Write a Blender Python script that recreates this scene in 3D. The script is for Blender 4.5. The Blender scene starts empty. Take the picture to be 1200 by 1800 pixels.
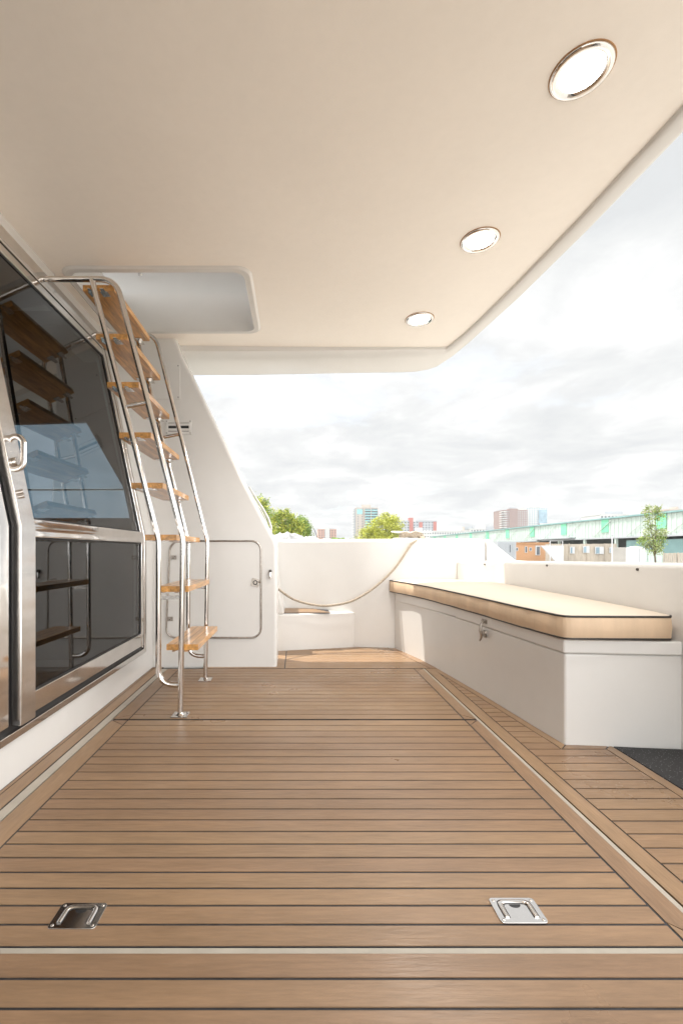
import bpy, bmesh, math, random
from mathutils import Vector, Matrix, geometry
random.seed(7)
R = math.radians
sc = bpy.context.scene
COL = sc.collection

# ------------------------------------------------------------------ camera
F = 790.0                      # focal length in photo pixels (photo 1200 x 1800)
EYE = 0.75
cam = bpy.data.cameras.new('camera'); co = bpy.data.objects.new('camera', cam); COL.objects.link(co)
sc.camera = co
cam.sensor_fit = 'VERTICAL'; cam.sensor_height = 36.0; cam.lens = 36.0 * F / 1800
co.location = (0, 0, EYE); co.rotation_euler = (R(90), 0, 0)
cam.shift_x = (600 - 522) / 1800; cam.shift_y = (968 - 900) / 1800
cam.clip_start = 0.05; cam.clip_end = 6000

# ------------------------------------------------------------------ light
SUN_EL, SUN_AZ = R(68), R(-62)           # azimuth measured from +Y towards +X
w = bpy.data.worlds.new('World'); sc.world = w; w.use_nodes = True
nt = w.node_tree; N = nt.nodes; L = nt.links; N.clear()
out = N.new('ShaderNodeOutputWorld'); bg = N.new('ShaderNodeBackground'); bg.inputs['Strength'].default_value = 0.15
sky = N.new('ShaderNodeTexSky'); sky.sky_type = 'NISHITA'; sky.sun_disc = False
sky.sun_elevation = SUN_EL; sky.sun_rotation = SUN_AZ; sky.air_density = 1.0; sky.dust_density = 2.0
tc = N.new('ShaderNodeTexCoord'); sep = N.new('ShaderNodeSeparateXYZ'); L.new(tc.outputs['Generated'], sep.inputs[0])
def wm(op, a, b=None, c=None):
    n = N.new('ShaderNodeMath'); n.operation = op
    for i, v in enumerate((a, b, c)):
        if v is None: continue
        if isinstance(v, (int, float)): n.inputs[i].default_value = v
        else: L.new(v, n.inputs[i])
    return n.outputs[0]
zz = wm('ADD', wm('MAXIMUM', sep.outputs[2], 0.0), 0.16)
cmb = N.new('ShaderNodeCombineXYZ'); L.new(wm('DIVIDE', sep.outputs[0], zz), cmb.inputs[0]); L.new(wm('DIVIDE', sep.outputs[1], zz), cmb.inputs[1])
def wnoise(scale, detail, rough, dist=0.0, off=0.0):
    n = N.new('ShaderNodeTexNoise'); n.inputs['Scale'].default_value = scale; n.inputs['Detail'].default_value = detail
    n.inputs['Roughness'].default_value = rough; n.inputs['Distortion'].default_value = dist
    m = N.new('ShaderNodeMapping'); m.inputs['Location'].default_value = (off, off * 1.7, 0)
    L.new(cmb.outputs[0], m.inputs[0]); L.new(m.outputs[0], n.inputs['Vector']); return n.outputs[0]
def wramp(src, stops):
    r = N.new('ShaderNodeValToRGB'); L.new(src, r.inputs[0])
    e = r.color_ramp.elements; e[0].position, e[0].color = stops[0][0], (*stops[0][1], 1); e[1].position, e[1].color = stops[1][0], (*stops[1][1], 1)
    for p, c in stops[2:]:
        k = e.new(p); k.color = (*c, 1)
    return r.outputs[0]
cloud = wramp(wnoise(1.9, 9, 0.6, 0.35, 3.1), [(0.36, (.82, .838, .848)), (0.50, (.93, .94, .94)), (0.60, (1.06, 1.06, 1.06))])
cover = wramp(wnoise(0.9, 7, 0.6, 0.2, 11.0), [(0.30, (0.25,)*3), (0.44, (1.0,)*3)])
# cloud gain boosted out of view, abeam and ahead, to light the cockpit
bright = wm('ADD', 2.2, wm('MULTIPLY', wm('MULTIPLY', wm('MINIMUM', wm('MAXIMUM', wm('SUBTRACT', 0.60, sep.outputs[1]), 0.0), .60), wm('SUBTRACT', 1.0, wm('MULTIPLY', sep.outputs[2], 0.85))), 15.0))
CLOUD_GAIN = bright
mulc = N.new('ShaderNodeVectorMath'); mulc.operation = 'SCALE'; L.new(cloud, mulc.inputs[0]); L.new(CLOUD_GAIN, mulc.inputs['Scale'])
skyb = N.new('ShaderNodeVectorMath'); skyb.operation = 'SCALE'; L.new(sky.outputs[0], skyb.inputs[0]); skyb.inputs['Scale'].default_value = 0.3
haze = N.new('ShaderNodeVectorMath'); haze.operation = 'ADD'; L.new(skyb.outputs[0], haze.inputs[0]); haze.inputs[1].default_value = (1.95, 1.93, 1.88)
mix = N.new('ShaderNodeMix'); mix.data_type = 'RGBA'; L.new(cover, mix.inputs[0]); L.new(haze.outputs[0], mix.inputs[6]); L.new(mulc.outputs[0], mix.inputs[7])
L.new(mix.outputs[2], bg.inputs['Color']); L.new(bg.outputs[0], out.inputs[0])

sl = bpy.data.lights.new('sun', 'SUN'); so = bpy.data.objects.new('sun', sl); COL.objects.link(so)
sl.energy = 2.2; sl.angle = R(0.6); sl.color = (1.0, .95, .87)
sv = Vector((math.sin(SUN_AZ) * math.cos(SUN_EL), math.cos(SUN_AZ) * math.cos(SUN_EL), math.sin(SUN_EL)))
so.location = sv * 20; so.rotation_euler = (-sv).to_track_quat('-Z', 'Y').to_euler()
sc.view_settings.view_transform = 'Standard'; sc.view_settings.look = 'None'
sc.view_settings.exposure = 1.56; sc.view_settings.gamma = 1.0; sc.view_settings.use_curve_mapping = False
sc.render.engine = 'CYCLES'
sc.cycles.max_bounces = 12; sc.cycles.diffuse_bounces = 8; sc.cycles.glossy_bounces = 6; sc.cycles.use_denoising = True
sc.cycles.sample_clamp_indirect = 6

# ------------------------------------------------------------------ materials
MATS = {}
def mat(name, col, rough=.5, metal=0.0, noise=None, bump=0.0, bscale=60, coat=0.0, ior=None, stretch=(1, 1, 1), island=0.0,
        emit=None, dark=None, spec=None, bdist=.002):
    """noise = (scale, amount, detail): mottles the base colour between col*(1-amount) and col*(1+amount)."""
    m = bpy.data.materials.new(name); m.use_nodes = True; t = m.node_tree; n = t.nodes; l = t.links
    b = n['Principled BSDF']; b.inputs['Base Color'].default_value = (*col, 1); b.inputs['Roughness'].default_value = rough
    b.inputs['Metallic'].default_value = metal
    if coat: b.inputs['Coat Weight'].default_value = coat; b.inputs['Coat Roughness'].default_value = .08
    if ior: b.inputs['IOR'].default_value = ior
    if spec is not None: b.inputs['Specular IOR Level'].default_value = spec
    if emit: b.inputs['Emission Color'].default_value = (*emit[0], 1); b.inputs['Emission Strength'].default_value = emit[1]
    tcn = n.new('ShaderNodeTexCoord'); mp = n.new('ShaderNodeMapping'); mp.inputs['Scale'].default_value = stretch
    l.new(tcn.outputs['Object'], mp.inputs[0])
    src = None
    if noise or island:
        hsv = n.new('ShaderNodeHueSaturation'); hsv.inputs['Color'].default_value = (*col, 1)
        val = None
        if noise:
            ns = noise if isinstance(noise, list) else [noise]
            for sca, amt, det in ns:
                nn = n.new('ShaderNodeTexNoise'); nn.inputs['Scale'].default_value = sca; nn.inputs['Detail'].default_value = det; nn.inputs['Roughness'].default_value = .6
                l.new(mp.outputs[0], nn.inputs['Vector'])
                mr = n.new('ShaderNodeMapRange'); mr.inputs[1].default_value = .3; mr.inputs[2].default_value = .7
                mr.inputs[3].default_value = 1 - amt; mr.inputs[4].default_value = 1 + amt; l.new(nn.outputs[0], mr.inputs[0])
                if val is None: val = mr.outputs[0]
                else:
                    mm = n.new('ShaderNodeMath'); mm.operation = 'MULTIPLY'; l.new(val, mm.inputs[0]); l.new(mr.outputs[0], mm.inputs[1]); val = mm.outputs[0]
        if island:
            g = n.new('ShaderNodeNewGeometry'); mr = n.new('ShaderNodeMapRange'); mr.inputs[3].default_value = 1 - island; mr.inputs[4].default_value = 1 + island
            l.new(g.outputs['Random Per Island'], mr.inputs[0])
            if val is None: val = mr.outputs[0]
            else:
                mm = n.new('ShaderNodeMath'); mm.operation = 'MULTIPLY'; l.new(val, mm.inputs[0]); l.new(mr.outputs[0], mm.inputs[1]); val = mm.outputs[0]
            hm = n.new('ShaderNodeMapRange'); hm.inputs[3].default_value = .497; hm.inputs[4].default_value = .503
            l.new(g.outputs['Random Per Island'], hm.inputs[0]); l.new(hm.outputs[0], hsv.inputs['Hue'])
        l.new(val, hsv.inputs['Value']); l.new(hsv.outputs[0], b.inputs['Base Color'])
    if bump:
        nn = n.new('ShaderNodeTexNoise'); nn.inputs['Scale'].default_value = bscale; nn.inputs['Detail'].default_value = 5
        l.new(mp.outputs[0], nn.inputs['Vector']); bp = n.new('ShaderNodeBump'); bp.inputs['Strength'].default_value = bump; bp.inputs['Distance'].default_value = bdist
        l.new(nn.outputs[0], bp.inputs['Height']); l.new(bp.outputs[0], b.inputs['Normal'])
    MATS[name] = m; return m
teak_n = [(1.6, .17, 6), (5, .07, 5), (30, .13, 8), (140, .10, 4)]
M_teakx = mat('teak_across', (.268, .168, .097), .40, noise=teak_n, stretch=(.12, 1, 1), bump=.35, bscale=160, island=.065, spec=.5)
M_teaky = mat('teak_along', (.268, .168, .097), .40, noise=teak_n, stretch=(1, .12, 1), bump=.35, bscale=160, island=.06, spec=.5)
for m_ in (M_teakx, M_teaky):      # worn and oiled areas shine differently
    t = m_.node_tree; nn = t.nodes.new('ShaderNodeTexNoise'); nn.inputs['Scale'].default_value = 2.3; nn.inputs['Detail'].default_value = 6; tcn = t.nodes.new('ShaderNodeTexCoord')
    mr = t.nodes.new('ShaderNodeMapRange'); mr.inputs[1].default_value = .35; mr.inputs[2].default_value = .65; mr.inputs[3].default_value = .27; mr.inputs[4].default_value = .52
    t.links.new(tcn.outputs['Object'], nn.inputs['Vector']); t.links.new(nn.outputs[0], mr.inputs[0]); t.links.new(mr.outputs[0], t.nodes['Principled BSDF'].inputs['Roughness'])
M_caulk = mat('caulk', (.035, .035, .04), .6, noise=(40, .25, 3))
M_groove = mat('groove', (.05, .04, .03), .7)
M_gel = mat('gelcoat', (.69, .675, .65), .22, noise=[(1.3, .02, 4), (9, .012, 4)], spec=.42, bump=.03, bscale=7, bdist=.01)
M_gelstrip = mat('gutter_white', (.42, .38, .32), .55, noise=(12, .10, 5))
M_head = mat('headliner', (.90, .84, .765), .45, noise=[(1.2, .025, 3), (30, .012, 4)], bump=.08, bscale=260, bdist=.001)
M_steel = mat('polished_steel', (.72, .69, .66), .10, 1.0, noise=(14, .05, 3), bump=.04, bscale=18, bdist=.004)
M_steelb = mat('brushed_steel', (.66, .63, .60), .24, 1.0, noise=(30, .08, 4), stretch=(1, .1, 1))
M_glass = mat('tinted_glass', (.012, .012, .013), .015, 0.0, ior=1.6, bump=.015, bscale=3, bdist=.01)
t = M_glass.node_tree; t.nodes.clear(); o_ = t.nodes.new('ShaderNodeOutputMaterial'); fr_ = t.nodes.new('ShaderNodeFresnel'); fr_.inputs['IOR'].default_value = 1.62
tp = t.nodes.new('ShaderNodeBsdfTransparent'); tp.inputs['Color'].default_value = (.37, .45, .50, 1); gl = t.nodes.new('ShaderNodeBsdfGlossy'); gl.inputs['Roughness'].default_value = .012; gl.inputs['Color'].default_value = (.95, .95, .95, 1)
mx = t.nodes.new('ShaderNodeMixShader'); ge = t.nodes.new('ShaderNodeNewGeometry'); sb = t.nodes.new('ShaderNodeMath'); sb.operation = 'SUBTRACT'; sb.inputs[0].default_value = 1; t.links.new(ge.outputs['Backfacing'], sb.inputs[1])
ml = t.nodes.new('ShaderNodeMath'); ml.operation = 'MULTIPLY'; t.links.new(fr_.outputs[0], ml.inputs[0]); t.links.new(sb.outputs[0], ml.inputs[1]); t.links.new(ml.outputs[0], mx.inputs[0]); t.links.new(tp.outputs[0], mx.inputs[1]); t.links.new(gl.outputs[0], mx.inputs[2]); t.links.new(mx.outputs[0], o_.inputs[0])
M_rubber = mat('black_rubber', (.015, .015, .016), .5)
M_tread = mat('varnished_teak', (.53, .265, .075), .3, noise=[(34, .38, 8), (120, .28, 4)], stretch=(1, .10, 1), coat=.5, bump=.06, bscale=60)
M_fab_top = mat('cream_vinyl', (.60, .52, .42), .6, noise=[(3, .03, 4)], bump=.15, bscale=14, bdist=.006)
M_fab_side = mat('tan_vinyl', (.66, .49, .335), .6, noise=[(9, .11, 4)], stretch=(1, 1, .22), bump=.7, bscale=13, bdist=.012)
M_pipe = mat('dark_piping', (.025, .022, .02), .5)
M_rope = mat('rope', (.38, .32, .25), .8, noise=(60, .22, 4), bump=.5, bscale=300)
M_mat = bpy.data.materials.new('speckled_rubber'); M_mat.use_nodes = True
t = M_mat.node_tree; v = t.nodes.new('ShaderNodeTexVoronoi'); v.inputs['Scale'].default_value = 130; tcc = t.nodes.new('ShaderNodeTexCoord'); t.links.new(tcc.outputs['Object'], v.inputs['Vector'])
rr = t.nodes.new('ShaderNodeValToRGB'); rr.color_ramp.elements[0].position = .12; rr.color_ramp.elements[0].color = (.28, .28, .29, 1); rr.color_ramp.elements[1].position = .22; rr.color_ramp.elements[1].color = (.028, .028, .03, 1)
t.links.new(v.outputs['Distance'], rr.inputs[0]); t.links.new(rr.outputs[0], t.nodes['Principled BSDF'].inputs['Base Color']); t.nodes['Principled BSDF'].inputs['Roughness'].default_value = .7
M_tarn = mat('tarnished_steel', (.40, .36, .32), .28, 1.0, noise=(60, .2, 4))
M_screw = mat('screw', (.08, .07, .06), .4, .6)
M_lamp = mat('lamp_lens', (.9, .9, .9), .3, emit=((1.0, .98, .95), 9.0))
def leafmat(name, col):
    m = mat(name, col, .55, noise=(0.5, .18, 3), island=.35); b = m.node_tree.nodes['Principled BSDF']
    b.inputs['Subsurface Weight'].default_value = 0; return m
M_leaf_y = leafmat('leaf_lime', (.40, .42, .06)); M_leaf_g = leafmat('leaf_green', (.19, .28, .05)); M_leaf_p = leafmat('leaf_pale', (.30, .34, .14))
M_bark = mat('bark', (.12, .09, .065), .9, noise=(6, .3, 5))

# ------------------------------------------------------------------ mesh helpers
class MB:
    def __init__(s): s.v = []; s.f = []; s.m = []
    def face(s, pts, mi=0):
        i = len(s.v); s.v += [tuple(p) for p in pts]; s.f.append(tuple(range(i, i + len(pts)))); s.m.append(mi)
    def raw(s, vs, fs, mi=0):
        i = len(s.v); s.v += [tuple(p) for p in vs]
        for f in fs: s.f.append(tuple(i + k for k in f)); s.m.append(mi)
    def box(s, x0, x1, y0, y1, z0, z1, mi=0):
        vs = [(x, y, z) for x in (x0, x1) for y in (y0, y1) for z in (z0, z1)]
        s.raw(vs, [(0, 1, 3, 2), (4, 6, 7, 5), (0, 4, 5, 1), (2, 3, 7, 6), (0, 2, 6, 4), (1, 5, 7, 3)], mi)
    def prism(s, pts, a, b, axis='z', mi=0):
        """polygon extruded a..b along axis. z: pts (x,y); y: pts (x,z); x: pts (y,z). a/b may be lists per vertex."""
        n = len(pts); A = a if isinstance(a, (list, tuple)) else [a] * n; B = b if isinstance(b, (list, tuple)) else [b] * n
        def P(p, h): return (p[0], p[1], h) if axis == 'z' else (p[0], h, p[1]) if axis == 'y' else (h, p[0], p[1])
        vs = [P(p, A[i]) for i, p in enumerate(pts)] + [P(p, B[i]) for i, p in enumerate(pts)]
        s.raw(vs, [tuple(range(n - 1, -1, -1)), tuple(range(n, 2 * n))] + [(i, (i + 1) % n, n + (i + 1) % n, n + i) for i in range(n)], mi)
    def hexa(s, q0, q1, mi=0):
        s.raw(list(q0) + list(q1), [(3, 2, 1, 0), (4, 5, 6, 7), (0, 1, 5, 4), (1, 2, 6, 5), (2, 3, 7, 6), (3, 0, 4, 7)], mi)
    def tube(s, pts, r, seg=12, mi=0, cap=True, closed=False, flat=None):
        pts = [Vector(p) for p in pts]; n = len(pts); rad = r if isinstance(r, (list, tuple)) else [r] * n
        tang = []
        for i in range(n):
            a = pts[i - 1] if (i or closed) else pts[i]; b = pts[(i + 1) % n] if (i < n - 1 or closed) else pts[i]
            tang.append((b - a).normalized())
        up = Vector((0, 0, 1)) if abs(tang[0].z) < .9 else Vector((0, 1, 0)) if abs(tang[0].y) < .9 else Vector((1, 0, 0))
        u = (up - tang[0] * up.dot(tang[0])).normalized(); rings = []
        for i in range(n):
            u = (u - tang[i] * u.dot(tang[i])); u = u.normalized() if u.length > 1e-6 else Vector((1, 0, 0)); vv = tang[i].cross(u)
            fu, fv = flat or (1, 1)
            rings.append([pts[i] + (u * math.cos(2 * math.pi * k / seg) * fu + vv * math.sin(2 * math.pi * k / seg) * fv) * rad[i] for k in range(seg)])
        vs = [p for rg in rings for p in rg]; fs = []
        m_ = n if closed else n - 1
        for i in range(m_):
            j = (i + 1) % n
            for k in range(seg): fs.append((i * seg + k, i * seg + (k + 1) % seg, j * seg + (k + 1) % seg, j * seg + k))
        if cap and not closed: fs += [tuple(range(seg - 1, -1, -1)), tuple((n - 1) * seg + k for k in range(seg))]
        s.raw(vs, fs, mi)
    def lathe(s, prof, c=(0, 0, 0), axis=(0, 0, 1), seg=32, mi=0):
        q = Vector((0, 0, 1)).rotation_difference(Vector(axis)); c = Vector(c); n = len(prof)
        vs = []
        for k in range(seg):
            a = 2 * math.pi * k / seg
            for r, z in prof: vs.append(c + q @ Vector((r * math.cos(a), r * math.sin(a), z)))
        fs = [(k * n + i, ((k + 1) % seg) * n + i, ((k + 1) % seg) * n + i + 1, k * n + i + 1) for k in range(seg) for i in range(n - 1)]
        s.raw(vs, fs, mi)
    def build(s, name, mats, parent=None, smooth=None, bevel=0, bseg=3, recalc=True):
        me = bpy.data.meshes.new(name); me.from_pydata(s.v, [], s.f)
        for mm in (mats if isinstance(mats, (list, tuple)) else [mats]): me.materials.append(mm)
        me.polygons.foreach_set('material_index', s.m)
        if recalc:
            bm = bmesh.new(); bm.from_mesh(me); bmesh.ops.remove_doubles(bm, verts=bm.verts, dist=1e-5)
            bmesh.ops.recalc_face_normals(bm, faces=bm.faces); bm.to_mesh(me); bm.free()
        o = bpy.data.objects.new(name, me); COL.objects.link(o)
        if parent is not None: put(o, parent)
        if bevel:
            b = o.modifiers.new('bevel', 'BEVEL'); b.width = bevel; b.segments = bseg; b.limit_method = 'ANGLE'; b.angle_limit = R(28)
            b.harden_normals = False
        if smooth is not None or bevel:
            me.polygons.foreach_set('use_smooth', [True] * len(me.polygons))
            me.set_sharp_from_angle(angle=R(smooth if smooth is not None else 40))
            if bevel:
                wn = o.modifiers.new('wn', 'WEIGHTED_NORMAL'); wn.keep_sharp = False; wn.weight = 60
                me.set_sharp_from_angle(angle=R(179))
        return o
def split_build(mb, name, mats, parent, **kw):
    """every separate piece of mb becomes a part of its own"""
    par = list(range(len(mb.v)))
    def find(a):
        while par[a] != a: par[a] = par[par[a]]; a = par[a]
        return a
    for f in mb.f:
        for k in f[1:]:
            a, b = find(f[0]), find(k)
            if a != b: par[a] = b
    groups = {}
    for f, mi in zip(mb.f, mb.m): groups.setdefault(find(f[0]), []).append((f, mi))
    for fs in groups.values():
        ids = sorted({k for f, _ in fs for k in f}); mp = {k: i for i, k in enumerate(ids)}
        q = MB(); q.v = [mb.v[k] for k in ids]; q.f = [tuple(mp[k] for k in f) for f, _ in fs]; q.m = [mi for _, mi in fs]
        q.build(name, mats, parent, **kw)
def put(o, parent):
    o.parent = parent
    o.matrix_parent_inverse = Matrix.Translation(-Vector(parent.location)) if parent.parent is None else Matrix()
def tag(o, label, cat, group=None, kind=None):
    o['label'] = label; o['category'] = cat
    if group: o['group'] = group
    if kind: o['kind'] = kind
    return o
def thing(name, label, cat, loc=(0, 0, 0), group=None):
    o = bpy.data.objects.new(name, None); COL.objects.link(o); o.location = loc; o.empty_display_size = .1
    return tag(o, label, cat, group)
def structure(o): o['kind'] = 'structure'; return o
def copy_thing(root, d, label):
    """copy a thing (Empty with parts and sub-parts), moved by d"""
    def rec(o, par):
        c = o.copy(); COL.objects.link(c)
        if par is None: c.location = Vector(o.location) + Vector(d)
        else: c.parent = par; c.matrix_parent_inverse = o.matrix_parent_inverse.copy()
        for ch in [x for x in bpy.data.objects if x.parent == o]: rec(ch, c)
        return c
    r = rec(root, None); r['label'] = label; return r
def fillet(pts, rs, n=8):
    pts = [Vector(p) for p in pts]; res = [pts[0]]
    for i in range(1, len(pts) - 1):
        r = rs[i - 1] if isinstance(rs, (list, tuple)) else rs
        a = (pts[i - 1] - pts[i]).normalized(); b = (pts[i + 1] - pts[i]).normalized(); ang = a.angle(b)
        d = r / math.tan(ang / 2); d = min(d, (pts[i - 1] - pts[i]).length * .49 if i > 1 else (pts[i - 1] - pts[i]).length * .95, (pts[i + 1] - pts[i]).length * .95)
        p0 = pts[i] + a * d; p1 = pts[i] + b * d
        for k in range(n + 1):
            tt = k / n; res.append(p0 * (1 - tt) ** 2 + pts[i] * 2 * tt * (1 - tt) + p1 * tt ** 2)
    res.append(pts[-1]); return res
def lerp(a, b, t): return a + (b - a) * t
def interp(tab, x):
    if x <= tab[0][0]: return tab[0][1]
    for (a, b), (c, d) in zip(tab, tab[1:]):
        if x <= c: return lerp(b, d, (x - a) / (c - a))
    return tab[-1][1]
def stadium(w_, h_, r, n=6):
    o = []
    for cx, cy, a0 in ((w_ / 2 - r, h_ / 2 - r, 0), (-w_ / 2 + r, h_ / 2 - r, 90), (-w_ / 2 + r, -h_ / 2 + r, 180), (w_ / 2 - r, -h_ / 2 + r, 270)):
        for k in range(n + 1):
            a = R(a0 + 90 * k / n); o.append((cx + r * math.cos(a), cy + r * math.sin(a)))
    return o

# ------------------------------------------------------------------ deck
GAP = .0062
def plank(mb, quad, mi=0, z=0.0, th=.008):
    mb.prism(quad, z - th, z, 'z', mi)
def rows(mb, y0, y1, n, xl, xr, mi=0, z=0.0, lines=None):
    p = (y1 - y0) / n
    if lines: ys = [y0] + lines + [y1]; n = len(ys) - 1
    else: ys = [y0 + i * p for i in range(n + 1)]
    for i in range(n):
        a = ys[i] + GAP / 2; b = ys[i + 1] - GAP / 2
        q = [(xl(a), a), (xr(a), a), (xr(b), b), (xl(b), b)]
        if q[1][0] - q[0][0] < .004 and q[2][0] - q[3][0] < .004: continue
        plank(mb, q, mi, z)
# bench front line: X of the bench face for a given Y
BF = [(1.738, 1.034), (1.93, 1.010), (2.30, .970), (2.862, .893), (3.45, .746)]
benchx = lambda y: interp(BF, y)
dk = MB()      # materials: 0 teak across, 1 teak along, 2 caulk, 3 white gutter, 4 dark groove
# foredeck of the cockpit, full-width planks
rows(dk, -1.48, .8395, 45, lambda y: -.925, lambda y: 1.44)
# port margin boards
for a, b in ((-.925, -.914), (-.909, -.862)): plank(dk, [(a, .852), (b, .852), (b, 2.895), (a, 2.895)], 1)
# starboard margin board beside the gutter
plank(dk, [(.8155, .852), (.868, .852), (.868, 2.858), (.8155, 2.858)], 1)
# starboard planks between margin board and bench / mat boards
def xr_side(y):
    if y > 1.70: return benchx(y) - .040
    return 1.165
rows(dk, .852, 1.6985, 15, lambda y: .873, xr_side); rows(dk, 1.6985, 2.858, 21, lambda y: .873, xr_side)
yy = [1.738, 1.93, 2.30, 2.60, 2.858]
dk.prism([(benchx(y) - .035, y) for y in [1.70] + yy] + [(benchx(y) - .001, y) for y in reversed(yy)], -.008, 0, 'z', 1)
plank(dk, [(1.006, 1.703), (1.165, 1.703), (1.199, 1.735), (1.037, 1.735)], 0)
plank(dk, [(1.170, .852), (1.205, .852), (1.205, 1.731), (1.170, 1.700)], 1)
# aft landing inside the transom
rows(dk, 2.868, 3.52, 12, lambda y: -.075, lambda y: benchx(y) - .045 if y < 3.3 else benchx(y) - .04)
yy = [2.868, 3.0, 3.2, 3.46]
dk.prism([(benchx(y) - .040, y) for y in yy] + [(benchx(y) + .02, y) for y in reversed(yy)], -.008, 0, 'z', 1)
plank(dk, [(-.60, 2.868), (-.082, 2.868), (-.082, 3.40), (-.60, 3.40)], 1)
# sheets under the planks, every level its own height
dk.box(-.93, 1.47, -1.5, .8372, -.02, -.0022, 2)
dk.box(-.93, -.859, .85, 2.899, -.02, -.0022, 2)
dk.box(.818, 1.21, .85, 2.861, -.02, -.0022, 2)
dk.box(-.60, 1.2, 2.865, 3.56, -.02, -.0022, 2)
dk.box(-.93, 1.6, -1.5, 3.6, -.06, -.022, 4)
dk.box(-.858, -.826, .852, 2.86, -.0215, -.003, 3)      # port gutter
dk.box(.7985, .8105, .852, 2.86, -.0215, -.001, 3)           # starboard gutter
dk.box(-.93, 1.21, .8375, .849, -.0215, -.0008, 3)
structure(dk.build('deck', [M_teakx, M_teaky, M_caulk, M_gelstrip, M_groove], smooth=20))

def hatch_panel(name, y0, y1, nrow, label, rings):
    t_ = thing(name, label, 'deck hatch', (0, (y0 + y1) / 2, 0), 'removable teak hatches in the cockpit floor')
    xl, xr, mL, mR = -.818, .797, -.748, .742
    m = MB(); e = .010
    lines = [.902 + .0478 * k + .00033 * k * k for k in range(20)] if rings else None
    rows(m, y0 + e * 0, y1, nrow, lambda y: mL + GAP / 2, lambda y: mR - GAP / 2, lines=lines)
    p = (y1 - y0) / nrow
    # stretch the first and last planks to mitred ends by adding the side boards between them
    for (a, b) in ((xl, mL - GAP / 2), (mR + GAP / 2, xr)):
        inner = b if a < 0 else a; outer = a if a < 0 else b
        plank(m, [(inner, y0 + p * 1.0), (inner, y1 - p * 1.0), (outer, y1 - .004), (outer, y0 + .004)] if a > 0 else
                 [(outer, y0 + .004), (outer, y1 - .004), (inner, y1 - p * 1.0), (inner, y0 + p * 1.0)], 1)
        d = GAP * 1.1
        for (ya, yb) in ((y0 + GAP / 2, y0 + p - GAP / 2), (y1 - GAP / 2, y1 - p + GAP / 2)):
            plank(m, [(inner, ya), (outer + (d if a < 0 else -d), ya), (inner, yb)], 0)
    m.build('planking', [M_teakx, M_teaky], t_, smooth=20)
    c = MB(); c.box(xl + .001, xr - .001, y0 + .001, y1 - .001, -.0205, -.0018); c.build('caulking', M_caulk, t_)
    for (x, y) in rings:
        W, H = .096, .066
        pl = MB()
        o_ = stadium(W, H, .008, 4); pl.prism([(x + a, y + b) for a, b in o_], .0, .0022, 'z')
        plate = pl.build('lift_ring', M_steel, t_, bevel=.0007, bseg=2, smooth=30)
        u = MB(); path = fillet([(x - .030, y - .020, .0034), (x - .030, y + .021, .0034), (x + .030, y + .021, .0034), (x + .030, y - .020, .0034)], .012, 5)
        u.tube(path, .0045, 8, flat=(.45, 1)); u.build('pull_ring', M_steel, plate, smooth=60)
        g = MB()
        def off(k, zz_): return [(px + (k if px < x else -k) * (1 if abs(px - x) > .026 else .7), py - (k * .9 if py > y + .014 else 0), zz_) for px, py, _ in path]
        g.tube([(a, b, .0024) for a, b, _ in off(.0055, 0)], .0011, 6, flat=(.3, 1)); g.tube([(a, b, .0024) for a, b, _ in off(-.0055, 0)], .0011, 6, flat=(.3, 1))
        arc = [(x + .012 * math.cos(R(a)), y + .0135 + .008 * math.sin(R(a))) for a in range(180, 361, 20)]
        g.prism(arc, .0023, .0027, 'z'); g.build('recess', M_rubber, plate)
        s = MB()
        for dx in (-.040, .040):
            for dy in (-.025, .025): s.lathe([(0, .0032), (.003, .0030), (.0036, .0022)], (x + dx, y + dy, 0), seg=10)
        split_build(s, 'screw_head', M_steelb, plate, smooth=60)
    return t_
hatch_panel('deck_hatch', .851, 1.991, 20, 'large teak floor hatch in the foreground with two steel lift rings', [(-.448, .922), (.4585, .936)])
hatch_panel('deck_hatch', 2.002, 2.856, 15, 'teak floor hatch beyond the near one, under the ladder feet', [])

# ------------------------------------------------------------------ cabin wall and sliding door
ZK, X0, SL = .83, -.93, .21
def W(y, z, off=0.0):
    if z <= ZK: return (X0 + off, y, z)
    c = math.sqrt(1 + SL * SL)
    return (X0 - SL * (z - ZK) + off / c, y, z + off * SL / c)
def wq(mb, y0, y1, z0, z1, o0, o1, mi=0):
    segs = [(z0, z1)] if (z1 <= ZK or z0 >= ZK) else [(z0, ZK - .0001), (ZK, z1)]
    for a, b in segs:
        if a >= ZK:   # shift so the offsets stay perpendicular
            q0 = [W(y0, a + .0001, o0), W(y1, a + .0001, o0), W(y1, b, o0), W(y0, b, o0)]; q1 = [W(y0, a + .0001, o1), W(y1, a + .0001, o1), W(y1, b, o1), W(y0, b, o1)]
            if (z0 < ZK):
                for q, o_ in ((q0, o0), (q1, o1)):
                    q[0] = W(y0, ZK - .0001, o_); q[1] = W(y1, ZK - .0001, o_)
        else: q0 = [W(y0, a, o0), W(y1, a, o0), W(y1, b, o0), W(y0, b, o0)]; q1 = [W(y0, a, o1), W(y1, a, o1), W(y1, b, o1), W(y0, b, o1)]
        mb.hexa(q0, q1, mi)
cw = thing('cabin_wall', 'white moulded cabin wall around the tinted sliding door', 'cabin wall', (-1.0, 1.2, 0))
m = MB(); wq(m, -1.5, 2.93, -.02, .165, -.05, 0); m.build('sill_panel', M_gel, cw)
m = MB(); wq(m, -1.5, 2.93, 1.97, 2.33, -.05, 0); m.build('header_panel', M_gel, cw)
m = MB(); wq(m, 2.70, 2.93, .165, 1.97, -.05, 0); m.build('jamb_panel', M_gel, cw, smooth=30)
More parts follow.
